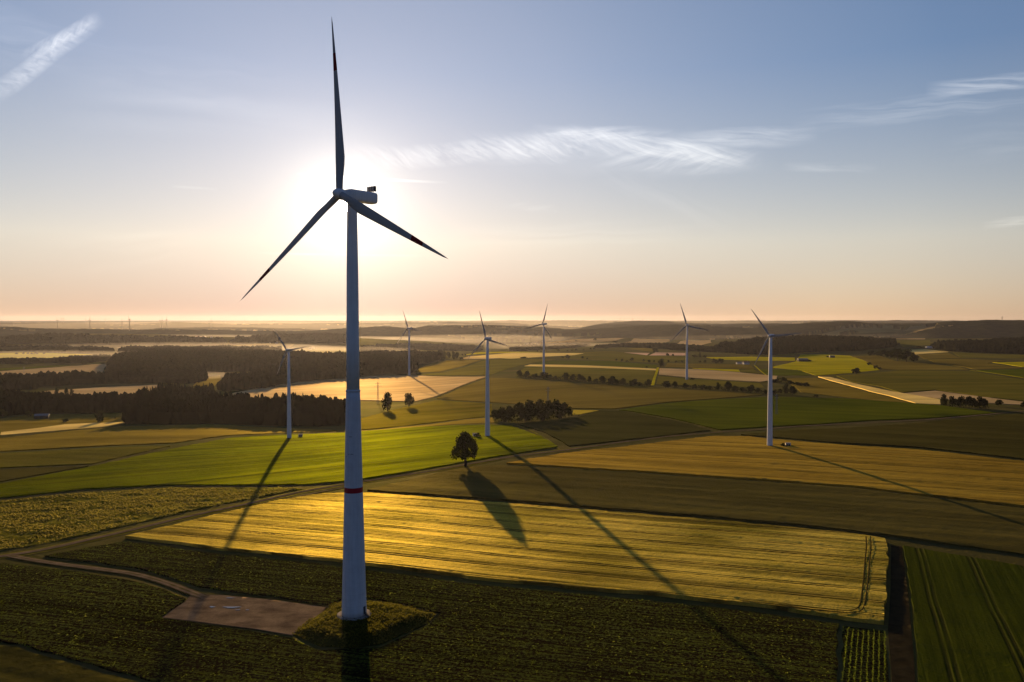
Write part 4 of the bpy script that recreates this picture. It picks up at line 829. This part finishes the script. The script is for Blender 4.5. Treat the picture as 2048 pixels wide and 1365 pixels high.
wood('western_wood', [(460,690),(560,686),(690,688),(690,678),(620,674),(540,676),(470,680)], 24, 17, .2, 'hazy wood behind the far pale meadow', W_mix)
# ------------------------------------------------------------------ poles, sheds, houses, tanks
M_wall = plain_mat('rendered_wall', (.55,.50,.44), (.68,.63,.56), 1, .8, .2); M_roof = plain_mat('roof_tiles', (.16,.07,.045), (.24,.11,.07), 2, .8, .2, .05); M_wood = plain_mat('weathered_boards', (.06,.045,.03), (.12,.09,.06), 2, .85, .2)
M_roofd = plain_mat('dark_sheet_roof', (.10,.10,.10), (.17,.17,.17), 1, .5, .4); M_win = plain_mat('window_glass', (.02,.025,.03), (.03,.035,.04), 1, .15, .6); M_dome = plain_mat('dome_membrane', (.16,.22,.30), (.22,.28,.36), .3, .45, .4)
M_metal = plain_mat('galvanised_steel', (.16,.16,.15), (.24,.23,.22), 2, .6, .4)
def pylon(px, py, hpx, label):
    p = P(px, py); H = hpx * p[1] / FPX; t = empty('power_pylon', p, .5); tag(t, label, 'pylon', 'power pylons')
    mb = MB(); b = H * .045
    for sx, sy in ((1,1),(1,-1),(-1,1),(-1,-1)): mb.bar((sx*b, sy*b, -.5), (sx*.25, sy*.25, H), .13, 4)
    n_ = 9
    for i in range(n_):
        z0 = H * i / n_; z1 = H * (i + 1) / n_; w0 = b + (.25 - b) * i / n_; w1 = b + (.25 - b) * (i + 1) / n_
        for s in (1, -1): mb.bar((-w0, s*w0, z0), (w1, s*w1, z1), .06, 3); mb.bar((w0, s*w0, z0), (-w1, s*w1, z1), .06, 3); mb.bar((s*w0, -w0, z0), (s*w1, w1, z1), .06, 3)
    mb.build('lattice_mast', M_metal, t)
    for z, w in ((.93, .12), (.80, .16)):
        c = MB(); c.bar((-H*w, 0, H*z), (H*w, 0, H*z), .12, 4); c.bar((-H*w, 0, H*z), (0, 0, H*(z + .05)), .08, 3); c.bar((H*w, 0, H*z), (0, 0, H*(z + .05)), .08, 3); a_ = c.build('crossarm', M_metal, t)
        for x_ in (-H*w, -H*w*.5, H*w*.5, H*w): MB().lathe([(.09, H*z - 1.3), (.14, H*z - 1.0), (.09, H*z - .7), (.14, H*z - .4), (.05, H*z)], 8, (x_, 0, 0)).build('insulator', M_dark, a_)
pylon(756, 808, 44, 'thin lattice pylon on the ripe barley field west of the two trees')
pylon(1096, 812, 38, 'thin lattice pylon on the brown field behind the grove')
pylon(1553, 830, 42, 'thin lattice pylon on the beet field beside the wheat turbine')
pylon(48, 752, 18, 'thin lattice pylon in the ripe field of the western lowland')
def house(name, px, py, w, l, h, rz, label, cat, wallm, roofm, group=None, pitch=.5, wins=3, wallh=None):
    p = P(px, py); t = empty(name, p, rz); tag(t, label, cat, group)
    MB().box((0,0,h/2 - .5), (l, w, h + 1)).build('wall', wallm, t)
    e = .35; r = w / 2 * pitch; mb = MB()
    mb.add([(-l/2-e,-w/2-e,h-.1),(l/2+e,-w/2-e,h-.1),(l/2+e,0,h+r),(-l/2-e,0,h+r),(-l/2-e,w/2+e,h-.1),(l/2+e,w/2+e,h-.1)], [(0,1,2,3),(3,2,5,4),(0,3,4),(1,5,2),(0,4,5,1)])
    rf = mb.build('roof', roofm, t)
    if wins:
        MB().box((l*.25, 0, h + r), (.7,.7,1.2)).build('chimney', wallm, rf)
        for k in range(wins): MB().box((-l/2 + l*(k+1)/(wins+1), -w/2 - .02, h*.55), (1.1,.08,1.3)).build('window', M_win, t)
    else: MB().box((0, -w/2 - .03, h*.42), (min(3.2, l*.3), .1, h*.8)).build('door', M_dark, t)
    return t
house('field_barn', 84, 838, 9, 15, 4.2, .35, 'dark wooden field barn on the valley meadow', 'barn', M_wood, M_roofd, None, .45, 0)
house('field_shed', 1605, 723.5, 12, 26, 6, .1, 'long dark shed on the bright green knoll', 'shed', M_wood, M_roofd, None, .4, 0)
house('field_shed', 1664, 716, 9, 14, 5, -.1, 'short dark shed at the top of the bright green knoll', 'shed', M_wood, M_roofd, None, .4, 0)
house('farm_building', 1492, 729.5, 9, 14, 5, .1, 'pale farm building at the end of the drive below the big wood', 'building', M_wall, M_roof, None, .6, 3)
house('farm_building', 1480, 728.5, 8, 18, 3.5, .1, 'low bright farm shed beside the trees below the big wood', 'building', M_wall, M_roofd, None, .35, 3)
house('farm_building', 1862, 697, 12, 40, 5, 0, 'long pale farm roof in front of the eastern wood', 'building', M_wall, plain_mat('pale_roof', (.45,.45,.45), (.55,.55,.55), 1, .5, .4), None, .35, 5)
tree('bush', 1618, 723.5, 4, 12, 'bush beside the long dark shed on the green knoll', None, 'bush', 'bush')
tree('bush', 1655, 715, 3, 8, 'bush beside the short dark shed on the green knoll', None, 'bush', 'bush')
M_hroof = plain_mat('pale_house_roof', (.30,.20,.15), (.45,.35,.28), .3, .6, .3)
vs = [(1048,692),(1055,689.5),(1062,691),(1085,686),(1098,683),(1105,684.5),(1110,682.5),(1075,687.5),(1042,694)]
for i, (x, y) in enumerate(vs): house('village_house', x, y, 10, 14, 6, .3 * i, f'small pale village house in the haze, {ORD[i]} added along the slope by the hedgerow turbine' if False else f'small pale house in the hazy village behind the hedgerow turbine, {ORD[sorted(vs).index((x, y))]} from its west end', 'house', M_wall, M_hroof, 'village houses', .8, 3)
ws_ = [(621,699),(626,697.5),(533,686),(541,686.5),(553,687.5),(700,698),(712,699),(722,698),(786,699),(796,698.5),(394,676),(401,676.5),(410,676),(423,676)]
for i, (x, y) in enumerate(ws_): house('lowland_house', x, y, 11, 16, 6, .4 * i, f'tiny pale house in the hazy lowland, {ORD[sorted(ws_).index((x, y))]} counted from the west', 'house', M_wall, M_hroof, 'lowland houses', .8, 3)
for x, y, lab in ((2018, 707, 'nearer the middle of the picture'), (2045, 707, 'at the picture edge')):
    p = P(x, y); t = empty('domed_tank', p); tag(t, f'blue-grey domed gas tank before the eastern wood, {lab}', 'tank', 'domed gas tanks'); r = 11 * p[1] / FPX
    MB().lathe([(r, -.5), (r, r * .32), (r * 1.02, r * .34)], 32).build('wall', M_conc, t, True)
    MB().lathe([(r * 1.0, r * .34)] + [(r * math.cos(a), r * .34 + r * .72 * math.sin(a)) for a in np.linspace(.1, 1.5, 9)], 32).build('dome', M_dome, t, True)
def kiosk(px, py, rz, label, m_):
    p = P(px, py); t = empty('transformer_kiosk', p, rz); tag(t, label, 'kiosk', 'transformer kiosks')
    MB().box((0,0,1.3), (3.6,2.6,2.9)).build('wall', m_, t); MB().box((0,0,2.87), (3.9,2.9,.22)).build('roof', M_found, t); MB().box((-.7,-1.33,1.25), (1.1,.07,2.1)).build('door', M_dark, t); MB().box((.7,-1.33,1.25), (1.1,.07,2.1)).build('door', M_dark, t)
kiosk(601, 875, .3, 'pale transformer kiosk beside the turbine on the green meadow', M_wall)
kiosk(950, 874, .2, 'small kiosk half hidden by a bush beside the turbine behind the lone tree', M_wall)
kiosk(1576, 894, -.2, 'small kiosk in the crop beside the wheat turbine', M_wall)
p = P(2004, 647); t = empty('radio_mast', p); tag(t, 'thin radio mast on the dark eastern horizon ridge', 'mast'); H = 14 * p[1] / FPX
MB().bar((0,0,-3), (0,0,H), 3.0, 8, 1.2).build('mast_shaft', M_metal, t); MB().lathe([(1, H*.72), (5, H*.74), (5, H*.80), (1, H*.82)], 12).build('platform', M_metal, t)
# ------------------------------------------------------------------ sun, sky, haze, camera
SUNV = Vector([float(q) for q in ray(691, 414)]); SEL = math.asin(SUNV.z); SAZ = math.atan2(SUNV.x, SUNV.y)
L = bpy.data.lights.new('sun', 'SUN'); L.energy = SUN_E; L.angle = math.radians(.5); L.color = SUN_C
so = bpy.data.objects.new('sun', L); COL.objects.link(so); so.rotation_euler = SUNV.to_track_quat('Z', 'Y').to_euler(); so.location = SUNV * 400
W = bpy.data.worlds.new('World'); S.world = W; W.use_nodes = True; nt = W.node_tree
for nd in list(nt.nodes): nt.nodes.remove(nd)
N = NT(nt)
sky = N.n('ShaderNodeTexSky'); sky.sky_type = 'NISHITA'; sky.sun_disc = False; sky.sun_elevation = SEL; sky.sun_rotation = SAZ; sky.altitude = 500; sky.air_density = SKY['air']; sky.dust_density = SKY['dust']; sky.ozone_density = SKY['ozone']
tc = N.n('ShaderNodeTexCoord').outputs['Generated']; s = N.sep(tc)
AZd = N.m('MULTIPLY', N.m('ARCTAN2', s[0], s[1]), 57.29578); ELd = N.m('MULTIPLY', N.m('ARCSINE', s[2]), 57.29578)
def combine(a, b, c=0.0):
    nd = N.n('ShaderNodeCombineXYZ'); N.put(nd.inputs[0], a); N.put(nd.inputs[1], b); N.put(nd.inputs[2], c); return nd.outputs[0]
ang_v = combine(AZd, ELd)
def azel(px, py): d = ray(px, py); return math.degrees(math.atan2(d[0], d[1])), math.degrees(math.asin(d[2]))
def streak(x0, y0, x1, y1, halfw, amp, f_len=6, f_wid=.8, frot=0, seed=0, lo=.42, hi=.75, bend=.6):
    a0, e0 = azel(x0, y0); a1, e1 = azel(x1, y1); ca_, ce = (a0 + a1) / 2, (e0 + e1) / 2; th = math.atan2(e1 - e0, a1 - a0); Lh = math.hypot(a1 - a0, e1 - e0) / 2; Wd = halfw * .0345
    du = N.m('ADD', N.m('MULTIPLY', N.m('SUBTRACT', AZd, ca_), math.cos(th)), N.m('MULTIPLY', N.m('SUBTRACT', ELd, ce), math.sin(th)))
    dv = N.m('ADD', N.m('MULTIPLY', N.m('SUBTRACT', AZd, ca_), -math.sin(th)), N.m('MULTIPLY', N.m('SUBTRACT', ELd, ce), math.cos(th)))
    nv = combine(du, dv, seed * 7.3)
    dv2 = N.m('ADD', dv, N.m('MULTIPLY', N.m('SUBTRACT', N.noise(N.map(nv, scale=(1/4., 1/4., 1)), 1, 2), .5), bend * 2))
    mu = N.m('MAXIMUM', N.m('SUBTRACT', 1, N.m('POWER', N.m('ABSOLUTE', N.m('DIVIDE', du, Lh)), 2.2)), 0); mv = N.m('MAXIMUM', N.m('SUBTRACT', 1, N.m('POWER', N.m('ABSOLUTE', N.m('DIVIDE', dv2, Wd)), 2)), 0)
    fib = N.noise(N.map(N.map(combine(du, dv2, seed * 3.1), rot=(0, 0, frot)), scale=(1/f_len, 1/f_wid, 1)), 1, 5, .62, .6)
    return N.m('MULTIPLY', N.m('MULTIPLY', mu, mv), N.mr(fib, lo, hi, 0, amp))
cl = None
for a_ in CLOUDS if 'CLOUDS' in globals() else [
  (690,318,1180,285,26,.30,2.2,.45,.62,1,.36,.75,.5), (900,296,1330,282,36,.30,2.6,.5,.5,2,.34,.75,.6), (1060,262,1350,270,15,.34,6,.5,-.1,20,.34,.7,.3), (1180,268,1510,326,20,.46,6,.5,.12,3,.32,.7,.4), (1180,318,1530,322,26,.24,4,.5,-.35,4,.34,.72,.4), (1330,285,1640,266,22,.26,7,.5,.1,21,.34,.7,.4),
  (1560,330,1760,336,10,.12,6,.4,0,5,.4,.75,.2), (1580,242,2120,185,22,.20,9,.5,.05,6,.4,.75,.5), (1850,180,2120,155,16,.34,5,.4,.1,7,.36,.7,.3), (1880,300,2150,265,40,.07,9,.8,.1,8,.4,.8,.5),
  (-25,200,200,32,17,.40,.9,.35,.9,9,.25,.75,.18), (40,120,205,30,12,.30,1.2,.3,-.5,22,.3,.7,.15), (120,150,760,250,34,.07,14,1.2,0,23,.2,.8,.5), (100,240,640,262,22,.05,14,1,0,24,.2,.8,.4), (960,300,1560,305,52,.10,16,1.6,0,25,.1,.8,.7), (-80,55,160,95,60,.10,9,1.0,.1,10,.4,.8,.6), (60,120,640,190,60,.07,12,1.2,-.05,11,.38,.8,.8),
  (590,347,900,366,3.2,.55,10,2,0,12,.2,.6,.04), (500,506,860,512,3,.22,6,2,0,13,.35,.7,.04), (340,372,440,380,3,.14,6,2,0,14,.3,.7,.04), (1960,452,2090,436,10,.22,4,.4,.1,15,.35,.7,.15),
  (1000,408,1120,420,10,.09,4,.5,-.3,16,.4,.75,.2), (1180,330,1480,460,26,.06,8,.6,.1,17,.4,.8,.6), (860,480,1450,455,30,.07,14,.7,0,18,.4,.8,.4), (60,520,420,480,40,.06,12,1,0,19,.4,.8,.5)]:
    r_ = streak(*a_); cl = r_ if cl is None else N.m('ADD', cl, r_)
dt = N.n('ShaderNodeVectorMath', operation='DOT_PRODUCT'); N.put(dt.inputs[0], tc); dt.inputs[1].default_value = SUNV
angd = N.m('MULTIPLY', N.m('ARCCOSINE', N.m('MINIMUM', dt.outputs['Value'], 1.0)), 57.29578)
def ex(k, w): return N.m('MULTIPLY', N.m('EXPONENT', N.m('DIVIDE', angd, -w)), k)
def scale_col(c, f):
    nd = N.n('ShaderNodeVectorMath', operation='SCALE'); N.put(nd.inputs[0], c) if hasattr(c, 'is_output') else setattr(nd.inputs[0], 'default_value', c); N.put(nd.inputs['Scale'], f); return nd.outputs[0]
def addv(a, b):
    nd = N.n('ShaderNodeVectorMath', operation='ADD'); N.put(nd.inputs[0], a); N.put(nd.inputs[1], b); return nd.outputs[0]
gm = N.n('ShaderNodeGamma'); N.put(gm.inputs[0], sky.outputs[0]); gm.inputs[1].default_value = SKYG
tint = N.mix(N.mr(ELd, 5, 17), N.mix(N.mr(ELd, 0, 5.5), N.mix(N.mr(angd, 10, 34), T_LOWS, T_LOW), T_MID), N.mix(N.mr(angd, 17, 40), T_TOP, tuple(q * w for q, w in zip(T_TOP, (.64, .77, .88)))))
base = N.mix(1.0, gm.outputs[0], tint, 'MULTIPLY'); 
tot = N.mix(1.0, base, N.mix(N.mr(angd, 38, 105), (1,1,1), BACK), 'MULTIPLY')
tot = addv(tot, scale_col((1.0, .93, .82), N.m('MULTIPLY', cl, CLOUD_K)))
tot = addv(tot, scale_col((1.0, .86, .66), ex(GLOW[0], GLOW[1])))
tot = addv(tot, scale_col((1.0, .91, .82), ex(GLOW[2], GLOW[3])))
disc = N.mr(angd, .24, .34, DISC, 0); tot = addv(tot, scale_col((1.0, .9, .7), disc))
bg = N.n('ShaderNodeBackground'); N.nt.links.new(tot, bg.inputs[0]); bg.inputs[1].default_value = SKY_STR
out = N.n('ShaderNodeOutputWorld'); nt.links.new(bg.outputs[0], out.inputs[0])
W.cycles.sampling_method = 'MANUAL'; W.cycles.sample_map_resolution = 1024
def vol(name, dens_, colr, g):
    m, nt = new_mat(name); v = nt.nodes.new('ShaderNodeVolumePrincipled'); v.inputs['Color'].default_value = (*colr, 1); v.inputs['Density'].default_value = dens_; v.inputs['Anisotropy'].default_value = g
    o = nt.nodes.new('ShaderNodeOutputMaterial'); nt.links.new(v.outputs[0], o.inputs['Volume']); return m
zmin = min(float(min(c[2] for c in o.bound_box)) for o in bpy.data.objects if o.name in ('ground', 'hills'))
o = MB().box((0, 0, (210 + zmin - 1) / 2), (61000, 61000, 210 - zmin + 1)).build('haze', vol('haze_air', HAZE_D, HAZE_C, HAZE_G)); tag(o, kind='stuff')
def mist(px, py, dist, ax, ay, az_, d, rz=0, zoff=0):
    dd = ray(px, py); h = math.hypot(dd[0], dd[1]); x, y = dd[0] / h * dist, dd[1] / h * dist
    import bmesh
    b = bmesh.new(); bmesh.ops.create_icosphere(b, subdivisions=4, radius=1.0)
    V = np.array([v.co[:] for v in b.verts]); F = np.array([[v.index for v in f.verts] for f in b.faces]); b.free()
    q = 1 + .5 * (fbm(V[:, 0] * 2 + 9 + px, V[:, 1] * 2 + 5, int(px) % 97, 3) - .47)[:, None]; V = V * q * np.array([ax, ay, az_])
    z = float(tz(x, y)); ob = link('mist', mesh_np('mist', V, F, vol('valley_mist', d, (.90,.83,.78), .5))); ob.location = (x, y, z + zoff); ob.rotation_euler = (0, 0, rz); tag(ob, kind='stuff')
for q in MISTS: mist(*q)
cam = bpy.data.cameras.new('camera'); co = bpy.data.objects.new('camera', cam); COL.objects.link(co); S.camera = co
co.location = (0, 0, CZ); co.rotation_euler = (math.pi / 2 - PITCH, 0, 0); cam.sensor_fit = 'HORIZONTAL'; cam.sensor_width = 36; cam.lens = 36 * FPX / 2048; cam.clip_start = .5; cam.clip_end = 60000
S.view_settings.view_transform = 'Standard'; S.view_settings.look = 'None'; S.view_settings.exposure = EXPO; S.view_settings.gamma = 1; S.view_settings.use_curve_mapping = False
S.render.engine = 'CYCLES'; C = S.cycles
C.max_bounces = 5; C.diffuse_bounces = 2; C.glossy_bounces = 2; C.transmission_bounces = 3; C.volume_bounces = 1; C.transparent_max_bounces = 8; C.caustics_reflective = False; C.caustics_refractive = False
C.use_denoising = True; C.denoiser = 'OPENIMAGEDENOISE'; C.denoising_input_passes = 'RGB_ALBEDO_NORMAL'; C.use_adaptive_sampling = False; C.sample_clamp_indirect = 6
S.render.film_transparent = False
